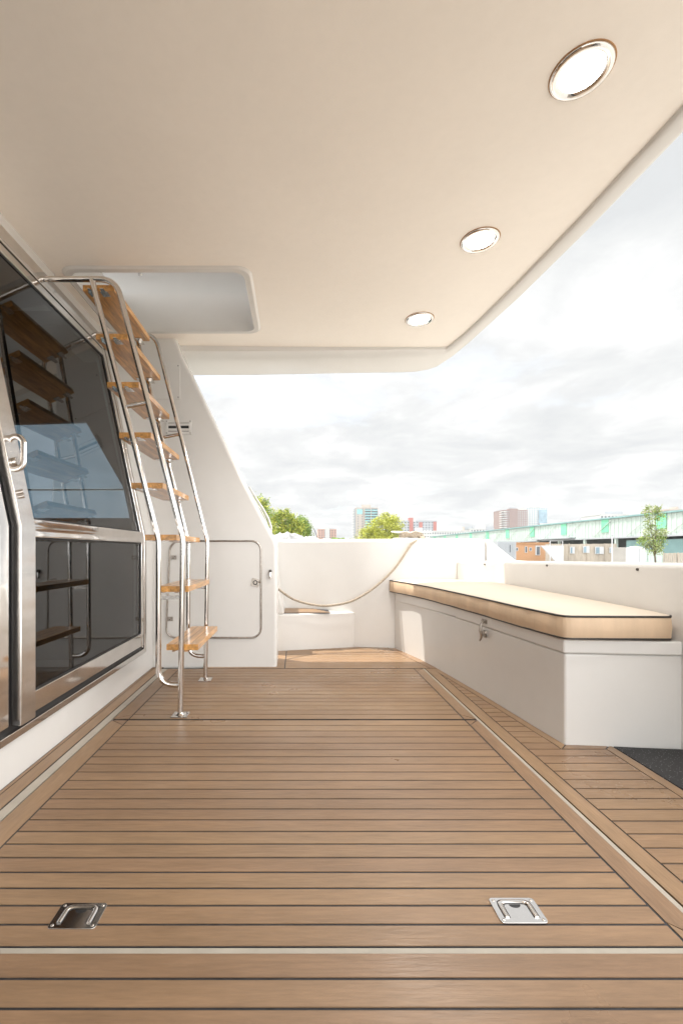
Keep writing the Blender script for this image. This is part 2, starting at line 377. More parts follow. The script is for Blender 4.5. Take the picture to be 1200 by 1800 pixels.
# the dim cabin behind the glass, with an aft window
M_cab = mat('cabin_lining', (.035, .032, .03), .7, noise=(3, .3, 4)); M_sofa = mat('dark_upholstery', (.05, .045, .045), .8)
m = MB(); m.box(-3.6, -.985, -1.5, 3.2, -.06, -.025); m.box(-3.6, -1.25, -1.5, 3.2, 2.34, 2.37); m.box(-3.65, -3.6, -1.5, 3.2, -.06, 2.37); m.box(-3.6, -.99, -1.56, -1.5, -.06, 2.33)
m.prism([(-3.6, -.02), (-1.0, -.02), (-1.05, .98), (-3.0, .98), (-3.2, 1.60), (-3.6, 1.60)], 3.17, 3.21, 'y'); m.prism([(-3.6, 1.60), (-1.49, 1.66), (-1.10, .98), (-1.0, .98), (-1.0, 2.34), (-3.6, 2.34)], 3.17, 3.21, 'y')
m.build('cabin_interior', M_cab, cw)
m = MB(); m.tube([(-3.2, 3.165, 1.18), (-1.2, 3.165, 1.18)], .008, 6); m.build('window_rail', M_steelb, cw)
dr = thing('sliding_door', 'tinted glass sliding door in a polished steel frame, left of the ladder', 'door', (-.93, 1.6, 0))
m = MB()
wq(m, 2.690, 2.722, .140, 2.035, 0, .020); wq(m, 2.668, 2.684, .172, 1.950, 0, .014)
wq(m, -1.4, 2.690, .140, .166, 0, .022); wq(m, -1.4, 2.668, 1.945, 1.962, 0, .020); wq(m, -1.4, 2.690, 1.966, 2.035, 0, .017)
m.build('outer_frame', M_steel, dr, bevel=.003, bseg=2)
for (a, b, c, d) in ((-1.4, 2.690, .150, .26), (-1.4, 2.690, 1.89, 1.99), (2.632, 2.70, .26, 1.89), (1.384, 1.53, .26, 1.89), (1.53, 2.632, .798, .85), (-1.3, 1.384, .80, .85)):
    m = MB(); wq(m, a, b, c, d, -.012, .005); m.build('track_gasket', M_rubber, dr)
leaf = MB()
wq(leaf, 2.628, 2.660, .190, 1.930, .006, .024)
wq(leaf, 1.535, 2.628, .190, .262, .006, .021); wq(leaf, 1.535, 2.628, 1.890, 1.930, .006, .022)
wq(leaf, 1.535, 2.628, .796, .852, .006, .034)
lf = leaf.build('door_frame', M_steel, dr, bevel=.003, bseg=2)
m = MB(); wq(m, 1.452, 1.535, .182, 1.934, .006, .040); m.build('stile', M_steelb, dr, bevel=.004, bseg=2)
m = MB(); wq(m, 1.38, 1.425, .19, 1.93, .006, .018); wq(m, -1.3, 1.38, .19, .262, .006, .016); wq(m, -1.3, 1.38, 1.89, 1.93, .006, .016); wq(m, -1.3, 1.38, .80, .85, .006, .020)
m.build('fixed_frame', M_steel, dr, bevel=.003, bseg=2)
for (a, b, c, d) in ((1.53, 2.632, .258, .80), (1.53, 2.632, .85, 1.895)):
    m = MB(); wq(m, a, b, c, d, .007, .013); m.build('glass_pane', M_glass, dr)
    g = MB()
    wq(g, a, b, c, c + .012, .0135, .017); wq(g, a, b, d - .012, d, .0135, .017); wq(g, b - .012, b, c + .012, d - .012, .0135, .017)
    g.build('window_seal', M_rubber, dr)
for (c, d) in ((.258, .805), (.845, 1.895)):
    m = MB(); wq(m, -1.3, 1.384, c, d, .007, .011); m.build('glass_pane', M_glass, dr)
# D handle and lock on the stile
h = MB(); hc = Vector((-.932, 1.492, 1.075))
h.tube([(hc.x + a, hc.y, hc.z + b) for a, b in stadium(.052, .108, .026, 6)], .0085, 10, closed=True, flat=(.55, 1.2))
h.tube([W(1.492, 1.035, .038), (hc.x - .024, 1.492, 1.047)], .009, 12); h.lathe([(0, .006), (.017, .006), (.017, -.004)], W(1.492, 1.035, .044), (1, 0, .2), 16)
h.build('handle', M_steel, dr, smooth=60)
h = MB(); h.tube([W(1.488, .935, .036), W(1.488, .935, .052)], .0095, 12); h.tube([W(1.488, .921, .036), W(1.488, .921, .051)], .006, 10)
h.build('lock_barrel', M_steelb, dr, smooth=50)

# ------------------------------------------------------------------ bulkhead wing with locker door
bk = thing('bulkhead', 'white moulded side bulkhead with a slanting edge behind the ladder', 'bulkhead', (-.5, 2.95, 0))
edge = [(-.13, -.02), (-.13, .77), (-.140, .815), (-.1725, .875), (-.225, .972), (-.283, 1.082), (-.352, 1.215), (-.459, 1.44), (-.584, 1.697), (-.668, 1.872), (-.742, 2.01), (-.79, 2.15)]
m = MB(); m.prism([(-.94, -.02)] + edge + [(-1.225, 2.15), (-.95, .83)], 2.90, 3.14, 'y'); m.build('wing_panel', M_gel, bk, bevel=.022, bseg=4)
m = MB(); m.prism([(-1.5, 1.99), (-.735, 1.99), (-.665, 1.90), (-.64, 1.99), (-.60, 2.10), (-1.5, 2.10)], 2.885, 3.03, 'y')
ld = thing('locker_door', 'white locker door outlined in steel trim in the bulkhead', 'locker door', (-.53, 2.9, .2))
def rr_pts(x0, x1, z0, z1, r, n=7, skew=0.0):
    o = []
    for cx, cz, a0 in ((x1 - r, z1 - r, 0), (x0 + r, z1 - r, 90), (x0 + r, z0 + r, 180), (x1 - r, z0 + r, 270)):
        for k in range(n + 1):
            a = R(a0 + 90 * k / n); xx = cx + r * math.cos(a); zq = cz + r * math.sin(a)
            if xx < (x0 + x1) / 2: xx -= skew * (z1 - zq) / (z1 - z0)
            o.append((xx, zq))
    return o
q = rr_pts(-.815, -.232, .190, .812, .060, skew=.028)
m = MB(); m.prism([((x + .525) * .985 - .525, (z - .5) * .985 + .5) for x, z in q], 2.893, 2.902, 'y'); dpan = m.build('door_panel', M_gel, ld, bevel=.002, bseg=2)
m = MB(); m.tube([(x, 2.894, z) for x, z in q], .0062, 8, closed=True); m.build('edge_trim', M_tarn, ld, smooth=60)
m = MB(); m.tube([((x + .525) * .988 - .525, 2.8965, (z - .5) * .988 + .5) for x, z in q], .0034, 6, closed=True); m.build('gasket', M_rubber, ld, smooth=60)
def rot2(pts, a, c): return [(c[0] + (x * math.cos(a) - z * math.sin(a)), c[1] + (x * math.sin(a) + z * math.cos(a))) for x, z in pts]
m = MB(); c_ = (-.268, .545); m.prism(rot2(stadium(.052, .052, .006, 3), R(-12), c_), 2.888, 2.894, 'y')
m.lathe([(.021, 0), (.021, .004), (.016, .004), (.015, .001)], (c_[0], 2.889, c_[1]), (0, -1, 0), 20); m.lathe([(.009, 0), (.009, .006), (0, .006)], (c_[0], 2.889, c_[1]), (0, -1, 0), 16)
m.tube([(c_[0] + .018, 2.886, c_[1] + .004), (c_[0] + .034, 2.886, c_[1] + .002)], .004, 8)
m.build('latch', M_tarn, ld, smooth=40)
m = MB(); m.lathe([(.0155, 0), (.0155, .0005), (.0095, .0005)], (c_[0], 2.8875, c_[1]), (0, -1, 0), 20); m.build('latch_recess', M_rubber, ld)
for (x, z) in ((-.795, .707), (-.818, .313)):
    m = MB(); m.box(x - .012, x + .022, 2.885, 2.8915, z - .013, z + .013)
    hg = m.build('hinge', M_tarn, ld, bevel=.0015, bseg=2)
    m = MB()
    for dx, dz in ((.002, -.005), (.012, .005)): m.lathe([(.0032, 0), (.0032, .001), (0, .001)], (x + dx, 2.8848, z + dz), (0, -1, 0), 8)
    split_build(m, 'screw_head', M_screw, hg)
# small hook on the wing edge
hk = thing('coat_hook', 'small chrome hook fitting on the bulkhead edge right of the locker latch', 'hook', (-.172, 2.9, .60))
m = MB(); m.lathe([(0, .020), (.008, .019), (.0105, .012), (.0105, 0)], (-.172, 2.9, .618), (0, -1, 0), 14); m.build('knob', M_screw, hk, smooth=50)
m = MB(); m.tube([(-.172, 2.886, .612), (-.172, 2.884, .590), (-.171, 2.886, .572)], [.0075, .009, .0105], 10, flat=(.7, 1)); m.build('hook_tongue', M_steel, hk, smooth=60)
# vent and access plate
vt = thing('air_vent', 'small white rectangular slotted vent on the bulkhead behind the ladder', 'vent', (-.765, 2.9, 1.53))
m = MB(); x, z = -.762, 1.545
for (a, b, c, d) in ((-.085, .085, .028, .046), (-.085, .085, -.046, -.028), (-.085, -.066, -.028, .028), (.066, .085, -.028, .028)): m.box(x + a, x + b, 2.891, 2.8995, z + c, z + d)
m.build('vent_frame', M_gel, vt, bevel=.002, bseg=2)
m = MB(); m.box(x - .066, x + .066, 2.8975, 2.8995, z - .028, z + .028); m.build('vent_opening', M_rubber, vt)
for k in (.017, -.016):
    m = MB(); m.box(x - .066, x + .066, 2.890, 2.897, z + k - .008, z + k + .008); m.build('louvre', M_gel, vt, bevel=.002, bseg=2)
m = MB()
for dx in (-.076, .076):
    for dz in (-.038, .038): m.lathe([(.0032, 0), (.0032, .0015), (0, .0015)], (x + dx, 2.8905, z + dz), (0, -1, 0), 8)
split_build(m, 'screw_head', M_screw, vt)
ap = thing('access_panel', 'blank white screwed access plate high on the bulkhead under the hardtop', 'access plate', (-.86, 2.9, 1.8))
m = MB(); m.box(-1.02, -.752, 2.893, 2.8995, 1.725, 1.952); m.build('plate', M_gel, ap, bevel=.002, bseg=2)
m = MB()
for dx, dz in ((-.764, 1.738), (-.764, 1.940), (-1.0, 1.738), (-1.0, 1.940)): m.lathe([(.0036, 0), (.0036, .0015), (0, .0015)], (dx, 2.893, dz), (0, -1, 0), 8)
split_build(m, 'screw_head', M_screw, ap)

# ------------------------------------------------------------------ hardtop (ceiling)
ZC = 2.12
ht = thing('hardtop', 'cream underside of the flybridge overhang covering the cockpit', 'overhang', (0, 1, ZC))
lip = [((1.215, -1.5), (1.30, -1.5)), ((1.20, .5), (1.285, .5)), ((1.183, 1.38), (1.262, 1.42)), ((1.158, 1.85), (1.237, 1.92)), ((1.121, 2.28), (1.193, 2.42)), ((1.075, 2.66), (1.155, 2.74)),
       ((1.045, 2.85), (1.127, 2.95)), ((1.022, 2.96), (1.090, 3.14)), ((1.005, 3.02), (1.055, 3.25)), ((.985, 3.02), (1.03, 3.33)), ((.95, 3.021), (.975, 3.385)), ((.90, 3.022), (.90, 3.42)), ((.82, 3.022), (.80, 3.432)),
       ((.3, 3.022), (.3, 3.435)), ((-.3, 3.015), (-.3, 3.435)), ((-.8, 3.0), (-.8, 3.43)), ((-1.5, 2.99), (-1.5, 3.43))]
HX0, HX1, HY0, HY1 = -1.118, -.262, 2.20, 2.79
hole = [(-.69 + a, 2.495 + b) for a, b in stadium(HX1 - HX0, HY1 - HY0, .05, 5)]
def sheet_hole(mb, outer, hole_, z, mi=0):
    allp = outer + hole_
    tris = geometry.tessellate_polygon([[Vector((x, y, 0)) for x, y in outer], [Vector((x, y, 0)) for x, y in hole_]])
    mb.raw([(x, y, z) for x, y in allp], [tuple(tr) for tr in tris], mi)
outer = [(-1.235, -1.5)] + [p for p, _ in lip[:-1]] + [(-1.235, 2.995)]
m = MB(); sheet_hole(m, outer, hole, ZC)
m.build('headliner', M_head, ht, smooth=20)
# moulded lip running round the open edges
def edge_sec(p, q):
    p, q = Vector(p), Vector(q); d = (q - p); wv = d.length; d.normalize(); k = min(1, max(0, (.6 - p.x) / 1.2)) if p.y > 2.99 else 0; dz = lerp(.015, .040, k)
    prof = [(-.002, ZC + .004), (.001, ZC - .002), (.003, ZC - dz + .004), (.009, ZC - dz), (wv * .35, ZC - dz - .001), (wv - .03, ZC - dz - .003), (wv - .014, ZC - dz + .001), (wv - .004, ZC - dz + .010), (wv, ZC - dz + .026), (wv + .005, 2.27), (wv - .01, 2.32), (wv - .05, 2.338), (-.06, 2.342)]
    return [(p.x + d.x * o_, p.y + d.y * o_, z_) for o_, z_ in prof]
secs = [edge_sec(p, q) for p, q in lip]
m = MB(); K = len(secs[0]); vs = [q for s_ in secs for q in s_]
m.raw(vs, [(i * K + j, i * K + j + 1, (i + 1) * K + j + 1, (i + 1) * K + j) for i in range(len(secs) - 1) for j in range(K - 1)])
m.build('edge_lip', M_gel, ht, smooth=50)
m = MB(); big = [(-1.9, -1.5), (1.17, -1.5), (1.16, 1.0), (1.08, 2.3), (1.0, 2.85), (.9, 2.98), (-1.9, 2.98)]
sheet_hole(m, big, hole, 2.34); m.build('upper_skin', M_gel, ht)
m = MB(); hn = len(hole)
m.raw([(x, y, 2.110) for x, y in hole] + [(x, y, 2.345) for x, y in hole], [(i, (i + 1) % hn, hn + (i + 1) % hn, hn + i) for i in range(hn)])
m.build('hatch_shaft', M_gel, ht, smooth=50)
rim = MB(); ro = [(-.69 + a, 2.495 + b) for a, b in stadium(HX1 - HX0 + .085, HY1 - HY0 + .085, .075, 5)]; rm = [(-.69 + a, 2.495 + b) for a, b in stadium(HX1 - HX0 + .055, HY1 - HY0 + .055, .065, 5)]
rim.raw([(x, y, ZC + .001) for x, y in ro] + [(x, y, ZC - .009) for x, y in rm] + [(x, y, ZC - .008) for x, y in hole],
        [(r_ * hn + i, r_ * hn + (i + 1) % hn, (r_ + 1) * hn + (i + 1) % hn, (r_ + 1) * hn + i) for r_ in (0, 1) for i in range(hn)])
rim.build('hatch_rim', M_gel, ht, smooth=25)
m = MB(); m.box(-1.36, .6, 2.86, 2.90, 2.341, 2.80); m.box(-.13, -.09, 1.2, 2.86, 2.341, 2.80); m.box(-1.75, -.05, 1.0, 3.0, 2.80, 2.84)
m.build('flybridge_wall_sun_blocker', M_gel, ht, bevel=.01)  # wall seen through the hatch, plus an unseen roof added to block sun
m = MB(); m.tube([(-1.0, 2.85, 2.50), (-.99, 2.82, 2.49), (-.97, 2.80, 2.47)], .006, 8); m.build('hatch_hook', M_steelb, ht, smooth=50)

# recessed lamps
lights = [(1021, 126), (843, 422), (737, 561)]
def lamp(x, y, label):
    t_ = thing('ceiling_light', label, 'downlight', (x, y, ZC), 'recessed round lights along the hardtop edge')
    m = MB(); m.lathe([(.080, 0), (.0805, -.004), (.078, -.0075), (.070, -.009), (.061, -.006), (.057, -.003), (.056, 0)], (x, y, ZC), seg=48); m.build('bezel', M_steel, t_, smooth=60)
    m = MB(); m.lathe([(.057, -.003), (.040, -.0055), (0, -.006)], (x, y, ZC), seg=40); m.build('lens', M_lamp, t_, smooth=60)
    m = MB(); m.lathe([(.0795, -.0008), (.083, -.0012), (.0835, 0)], (x, y, ZC), seg=48); m.build('seal', mat('amber_seal', (.45, .24, .10), .6), t_, smooth=60)
    sp = bpy.data.lights.new('lamp_light', 'SPOT'); sp.energy = 14; sp.color = (1, .95, .88); sp.spot_size = R(150); sp.spot_blend = .6; sp.shadow_soft_size = .05
    so_ = bpy.data.objects.new('lamp_light', sp); COL.objects.link(so_); so_.location = (x, y, ZC - .012); put(so_, t_)
    return t_
lx = [((px - 522) * (1082.3 / (968 - py)) / F, 1082.3 / (968 - py)) for px, py in lights]
L0 = lamp(*lx[0], 'nearest and largest of the three lit round ceiling lights')
copy_thing(L0, (lx[1][0] - lx[0][0], lx[1][1] - lx[0][1], 0), 'middle one of the three lit round ceiling lights')
copy_thing(L0, (lx[2][0] - lx[0][0], lx[2][1] - lx[0][1], 0), 'farthest lit round ceiling light, nearest the overhang corner')

# ------------------------------------------------------------------ ladder
la = thing('boarding_ladder', 'polished steel ladder with eight varnished teak treads leaning to the hatch', 'ladder', (-.53, 2.3, 0))
YN, YF, TR = 2.045, 2.605, .0128
for y, zt in ((YN, 1.985), (YF, 2.005)):
    m = MB(); m.tube(fillet([(-.530, y, .004), (-.518, y, .80), (-.822, y, zt), W(y, zt, .004)], [.22, .10], 8), TR, 16); m.build('outer_rail', M_steel, la, smooth=60)
    m = MB(); m.tube(fillet([(-.538, y, .140), (-.630, y, .140), (-.628, y, .80), (-.932, y, zt)], [.075, .22], 8), TR, 16); m.build('inner_rail', M_steel, la, smooth=60)
    m = MB(); m.box(-.565, -.493, y - .034, y + .034, .0005, .006); m.lathe([(.024, .006), (.018, .010), (TR, .016)], (-.530, y, 0), seg=20); fp = m.build('foot_plate', M_steel, la, bevel=.0012, bseg=2, smooth=40)
    m = MB(); a = W(y, zt - .01); q0 = [W(y - .045, zt - .055, .001), W(y + .045, zt - .055, .001), W(y + .045, zt + .045, .001), W(y - .045, zt + .045, .001)]
    q1 = [W(y - .045, zt - .055, .006), W(y + .045, zt - .055, .006), W(y + .045, zt + .045, .006), W(y - .045, zt + .045, .006)]
    m.hexa(q0, q1); wp = m.build('wall_plate', M_steel, la, bevel=.001, bseg=2)
    m = MB()
    for dy in (-.033, .033):
        for dz in (-.042, .032): m.lathe([(.0045, 0), (.0035, .003), (0, .003)], W(y + dy, zt + dz, .006), (1, 0, .2), 10)
    split_build(m, 'bolt_head', M_screw, wp)
    m = MB(); m.tube([(-.785 + (.006), y, 1.405), (-.676, y, 1.425)], .0105, 12); m.build('spacer', M_steel, la, smooth=60)
    m = MB(); m.box(-.626, -.532, y - .004, y + .004, .528, .545); m.build('cross_bar', M_steelb, la)
TX = [(-.600, .292), (-.645, .560), (-.700, .797), (-.7625, 1.036), (-.8175, 1.268), (-.873, 1.500), (-.925, 1.722), (-.985, 1.946)]
for i, (xl, zb) in enumerate(TX):
    wd, th, y0, y1 = .146, .027, 2.068, 2.566
    m = MB(); m.prism([(xl, y0), (xl + wd, y0), (xl + wd, y1 - .0), (xl, y1)], zb, zb + th, 'z')
    for k in (.25, .5, .75): m.box(xl + wd * k - .0013, xl + wd * k + .0013, y0 + .001, y1 - .001, zb + th - .002, zb + th + .0004, 1)
    tr = m.build('tread', [M_tread, M_caulk], la, bevel=.0035, bseg=2)
    for (a, b) in ((y0 + .004, y0 + .044), (y1 - .044, y1 - .004)):
        m = MB()
        yc = YN if a < 2.3 else YF; sg = -1 if yc == YN else 1; ye = a if sg < 0 else b
        for xa, xb in ((xl + .022, xl + .052), (xl + .078, xl + .112)):
            m = MB(); m.box(xa, xb, a, b, zb - .0035, zb - .0002)
            m.prism([(xa + .006, ye), (xb - .006, ye), (xb - .009, yc), (xa + .009, yc)] if sg > 0 else [(xa + .006, ye), (xa + .009, yc), (xb - .009, yc), (xb - .006, ye)], zb - .0033, zb - .0006, 'z')
            m.build('bracket', M_steelb, tr)
m = MB(); m.tube(fillet([(-.53, 2.59, .285), (-.50, 2.50, .265), (-.52, 2.30, .285)], .05, 5), .006, 8); m.build('tread_stay', M_steel, la, smooth=60)

# ------------------------------------------------------------------ transom and side coaming
tr_ = thing('transom', 'low white moulded transom bulwark across the stern with a recessed step', 'transom', (.4, 3.8, 0))
m = MB(); m.prism([(.44, 3.505), (.76, 3.470), (1.20, 3.425), (1.44, 3.42), (1.44, 4.05), (-.95, 4.05), (-.95, 3.76), (-.2, 3.75), (.15, 3.66)], -.3, .842, 'z')
m.build('bulwark', M_gel, tr_, bevel=.030, bseg=4)
m = MB(); m.prism([(-.60, 3.36), (-.125, 3.368), (.20, 3.44), (.41, 3.490), (.445, 3.50), (.445, 3.77), (-.60, 3.77)], -.3, .272, 'z'); m.build('step', M_gel, tr_, bevel=.012, bseg=3)
m = MB()
for k in range(5): plank(m, [(-.125 + .003 * k, 3.43 + .054 * k), (.255 - .03 * k, 3.43 + .054 * k), (.24 - .03 * k, 3.43 + .054 * k + .049), (-.125 + .003 * k, 3.43 + .054 * k + .049)], 0, .279, .006)
m.box(-.135, .25, 3.428, 3.70, .2725, .2765, 1)
m.build('step_pad', [M_teakx, M_caulk], tr_)
m = MB(); m.prism([(-.40, .27), (-.095, .272), (-.135, .45), (-.185, .842), (-.40, .842)], 3.372, 3.77, 'y'); m.build('corner_post', M_gel, tr_, bevel=.015)
m = MB(); m.prism([(1.442, -.3), (1.442, .842), (1.460, .835), (1.665, .676), (1.80, .67), (1.80, -.3)], 3.42, 4.05, 'y'); m.build('quarter_block', M_gel, tr_, bevel=.014)
cm = thing('side_coaming', 'white moulded side bulwark behind the cushioned bench', 'coaming', (1.6, 2, 0))
m = MB(); m.prism([(1.205, 3.419), (1.255, 3.375), (1.405, 3.215), (1.44, 3.13), (1.452, 3.0), (1.452, 1.0), (1.80, 1.0), (1.80, 3.419)], -.3, [.672, .674, .676, .677, .678, .712, .712, .672], 'z')
m.build('coaming_panel', M_gel, cm, bevel=.020, bseg=4)
for (px, py) in ((849, 992), (961, 994), (1120, 1001)):
    if px < 870: x, y = 1.36, 3.26
    else: y = 1.452 * F / (px - 522); x = 1.452
    z = EYE - (py - 968) * y / F
    m = MB(); m.lathe([(.0065, 0), (.006, .004), (0, .005)], (x, y, z), (-1, -.1, 0), 10)
    m.build('snap_stud', M_screw, cm, smooth=50)
hu = MB(); hu.prism([(-2.3, -4), (1.84, -4), (1.84, 3.9), (1.6, 4.12), (-1.4, 4.12), (-2.3, 3.9)], -2.2, -.301, 'z')
tag(hu.build('hull', M_gel, bevel=.05), 'white yacht hull carrying the teak cockpit deck', 'boat hull')
# side rail seen over the wing edge
sr = MB(); pts = [(438, 856), (452, 879), (464, 897), (472, 912), (476.5, 926), (476, 944)]
sr.tube([((px - 522) * 3.45 / F, 3.45, EYE - (py - 968) * 3.45 / F) for px, py in pts], .0085, 10)
sr.tube([((px - 528) * 3.5 / F, 3.5, EYE - (py - 970) * 3.5 / F) for px, py in pts], .005, 8)
sr.tube([((476 - 522) * 3.45 / F, 3.45, .86), ((477 - 522) * 3.45 / F, 3.45, .80)], .0085, 8)
tag(sr.build('grab_rail', M_gel, smooth=60), 'pale curved grab rail just outside the slanting bulkhead edge', 'rail')

# ------------------------------------------------------------------ bench locker and cushion
bl = thing('bench_locker', 'long white moulded bench locker along the starboard side under a cushion', 'bench', (1.2, 2.4, 0))
m = MB(); m.prism([(1.034, 1.738), (1.012, 1.93), (.972, 2.30), (.893, 2.862), (.85, 3.10), (.752, 3.46), (.76, 3.50), (1.47, 3.50), (1.47, 1.700)], -.01, [.352, .354, .357, .362, .365, .372, .372, .372, .352], 'z')
m.build('locker_body', M_gel, bl, bevel=.010, bseg=3)
def fx(y, o_): return (benchx(y) + o_, y)
lid = MB(); lp = [fx(1.735, -.006), fx(1.93, -.006), fx(2.30, -.006), fx(2.62, -.006), (1.44, 2.66), (1.45, 1.690)]
lid.prism(lp, [.3535, .3555, .3585, .361, .361, .3535], [.407, .410, .414, .418, .418, .407], 'z'); lid.build('locker_lid', M_gel, bl, bevel=.007, bseg=3)
m = MB(); m.prism([fx(2.628, 0), fx(2.862, 0), fx(3.1, 0), (.752, 3.46), (1.44, 3.46), (1.44, 2.63)], .362, [.4185, .422, .425, .430, .430, .4185], 'z'); m.build('fixed_top', M_gel, bl, bevel=.007, bseg=3)
# toggle latch
ly = 2.31; lxp = benchx(ly)
lt = MB(); nx = Vector((-1, -.14, 0)).normalized(); tx = Vector((.14, -1, 0)).normalized()
def LP(a, o_, z): p_ = Vector((lxp, ly, 0)) + tx * a + nx * (o_ + .006); return (p_.x, p_.y, z)
lt.hexa([LP(-.022, 0, .377), LP(.022, 0, .377), LP(.022, 0, .398), LP(-.022, 0, .398)], [LP(-.022, .004, .377), LP(.022, .004, .377), LP(.022, .004, .398), LP(-.022, .004, .398)])
lt.lathe([(.008, 0), (.008, .005), (0, .006)], LP(-.013, .003, .388), nx, 10); lt.lathe([(.008, 0), (.008, .005), (0, .006)], LP(.013, .003, .388), nx, 10)
lb = lt.build('latch_catch', M_tarn, bl, smooth=40)
lt = MB(); lt.tube([LP(0, .008, .386), LP(0, .022, .372), LP(0, .024, .335), LP(0, .016, .318), LP(-.004, .018, .300), LP(-.010, .022, .286)], [.006, .006, .007, .008, .005, .004], 10)
lt.hexa([LP(-.014, -.006, .306), LP(.016, -.006, .306), LP(.016, -.006, .340), LP(-.014, -.006, .340)], [LP(-.010, .008, .310), LP(.012, .008, .310), LP(.012, .008, .336), LP(-.010, .008, .336)])
lt.tube([LP(.010, .006, .322), LP(.020, .008, .312)], .009, 12); lt.tube([LP(-.012, .012, .335), LP(-.020, .020, .341)], .005, 8)
lt.build('toggle_latch', M_tarn, bl, smooth=50)
# cushion
cu = thing('seat_cushion', 'long cream bench cushion with dark piping on the bench locker', 'cushion', (1.1, 2.4, .42))
cf = [(1.045, 1.712), (1.024, 1.722), (1.012, 1.745), (.993, 1.86), (.972, 2.00), (.945, 2.28), (.905, 2.60), (.855, 2.95), (.79, 3.22), (.715, 3.455), (.80, 3.475), (1.0, 3.445), (1.235, 3.39), (1.40, 3.20), (1.437, 3.0), (1.437, 2.2), (1.433, 1.73), (1.410, 1.702)]
zb = lambda y: lerp(.411, .432, (y - 1.7) / 1.75); zt = lambda y: zb(y) + .088
def off_poly(P_, d):
    n = len(P_); o = []
    for i in range(n):
        a = Vector(P_[i - 1]); b = Vector(P_[i]); c = Vector(P_[(i + 1) % n]); e1 = (b - a).normalized(); e2 = (c - b).normalized()
        nn = (Vector((e1.y, -e1.x)) + Vector((e2.y, -e2.x))).normalized(); o.append((b.x + nn.x * d, b.y + nn.y * d))
    return o
def subdiv(P_, k=4):
    o = []
    for i in range(len(P_)):
        a, b = P_[i], P_[(i + 1) % len(P_)]
        for j in range(k): o.append((lerp(a[0], b[0], j / k), lerp(a[1], b[1], j / k)))
    return o
cs = subdiv(cf, 3)
area = sum(cs[i - 1][0] * cs[i][1] - cs[i][0] * cs[i - 1][1] for i in range(len(cs)))
sgn = 1 if area > 0 else -1
rings = []
for d, k in ((0, 0), (.004, .08), (.007, .5), (.004, .92), (0, 1.0)):
    pp = off_poly(cs, d * sgn); rings.append([(x + .0022 * math.sin(y * 37) * math.sin(k * 3.1) + .0012 * math.sin(y * 83), y, lerp(zb(min(y, 3.46)), zt(min(y, 3.46)), k)) for x, y in pp])
m = MB(); n = len(cs); vs = [q for rg in rings for q in rg]
m.raw(vs, [(r_ * n + i, r_ * n + (i + 1) % n, (r_ + 1) * n + (i + 1) % n, (r_ + 1) * n + i) for r_ in range(4) for i in range(n)]); m.face([q for q in reversed(rings[0])])
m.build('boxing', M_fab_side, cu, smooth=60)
m = MB(); tops = []
for k, dz in ((0, 0), (.03, .004), (.12, .011), (.35, .017), (.7, .019)):
    tops.append([(lerp(x, 1.20, k), lerp(y, min(max(y, 2.0), 3.1), k), zt(min(max(y, 1.7), 3.46)) + dz) for x, y in cs])
vs = [q for rg in tops for q in rg]
m.raw(vs, [(r_ * n + i, r_ * n + (i + 1) % n, (r_ + 1) * n + (i + 1) % n, (r_ + 1) * n + i) for r_ in range(4) for i in range(n)] + [tuple(4 * n + i for i in range(n))])
m.build('top_panel', M_fab_top, cu, smooth=60)
for zf in (zt, zb):
    m = MB(); pp = off_poly(cs, .002 * sgn); pp = pp[-6:] + pp[:30]; m.tube([(x, y, zf(y) + (.0 if zf is zt else .004)) for x, y in pp], .0042, 8); m.build('piping', M_pipe, cu, smooth=60)

# mat
m = MB(); m.prism([(1.211, -.6), (1.452, -.6), (1.452, 1.695), (1.30, 1.71), (1.211, 1.722)], -.02, .001, 'z')
tag(m.build('rubber_mat', M_mat, bevel=.002, bseg=2), 'black speckled rubber floor mat beside the near end of the bench', 'mat')

# ------------------------------------------------------------------ cleat and rope
cl = thing('mooring_cleat', 'white horned mooring cleat on the transom top, wrapped in rope', 'cleat', (.93, 3.64, .84))
cx, cy, cz = .925, 3.64, .843
m = MB(); m.prism([(cx + a, cy + b) for a, b in stadium(.30, .10, .045, 5)], cz - .006, cz + .010, 'z'); m.build('base_plate', M_gel, cl, bevel=.004)
m = MB()
for dx in (-.045, .045): m.tube([(cx + dx, cy, cz + .008), (cx + dx, cy, cz + .052)], .018, 14)
split_build(m, 'post', M_gel, cl, smooth=60)
m = MB()
for s_ in (-1, 1): m.tube([(cx, cy, cz + .050), (cx + s_ * .05, cy, cz + .054), (cx + s_ * .11, cy, cz + .058), (cx + s_ * .158, cy, cz + .061), (cx + s_ * .166, cy, cz + .061)], [.010, .013, .012, .008, .003], 12, flat=(.75, 1.5))
split_build(m, 'horn', M_gel, cl, smooth=60)
def rope_strands(mb, pts, rr_=.0102, pitch=.055):
    pts = [Vector(p) for p in pts]; dense = []
    for i in range(len(pts) - 1):
        k = max(2, int((pts[i + 1] - pts[i]).length / .009))
        for j in range(k): dense.append(pts[i].lerp(pts[i + 1], j / k))
    dense.append(pts[-1]); s_ = 0; ph = [0]
    for a, b in zip(dense, dense[1:]): s_ += (b - a).length; ph.append(s_ / pitch * 2 * math.pi)
    for st in range(3):
        line = []; u = None
        for i, p in enumerate(dense):
            t_ = (dense[min(i + 1, len(dense) - 1)] - dense[max(i - 1, 0)]).normalized()
            if u is None: u = t_.orthogonal().normalized()
            u = (u - t_ * u.dot(t_)).normalized(); vv = t_.cross(u); a = ph[i] + st * 2.0944
            line.append(p + (u * math.cos(a) + vv * math.sin(a)) * rr_ * .55)
        mb.tube(line, rr_ * .47, 7)
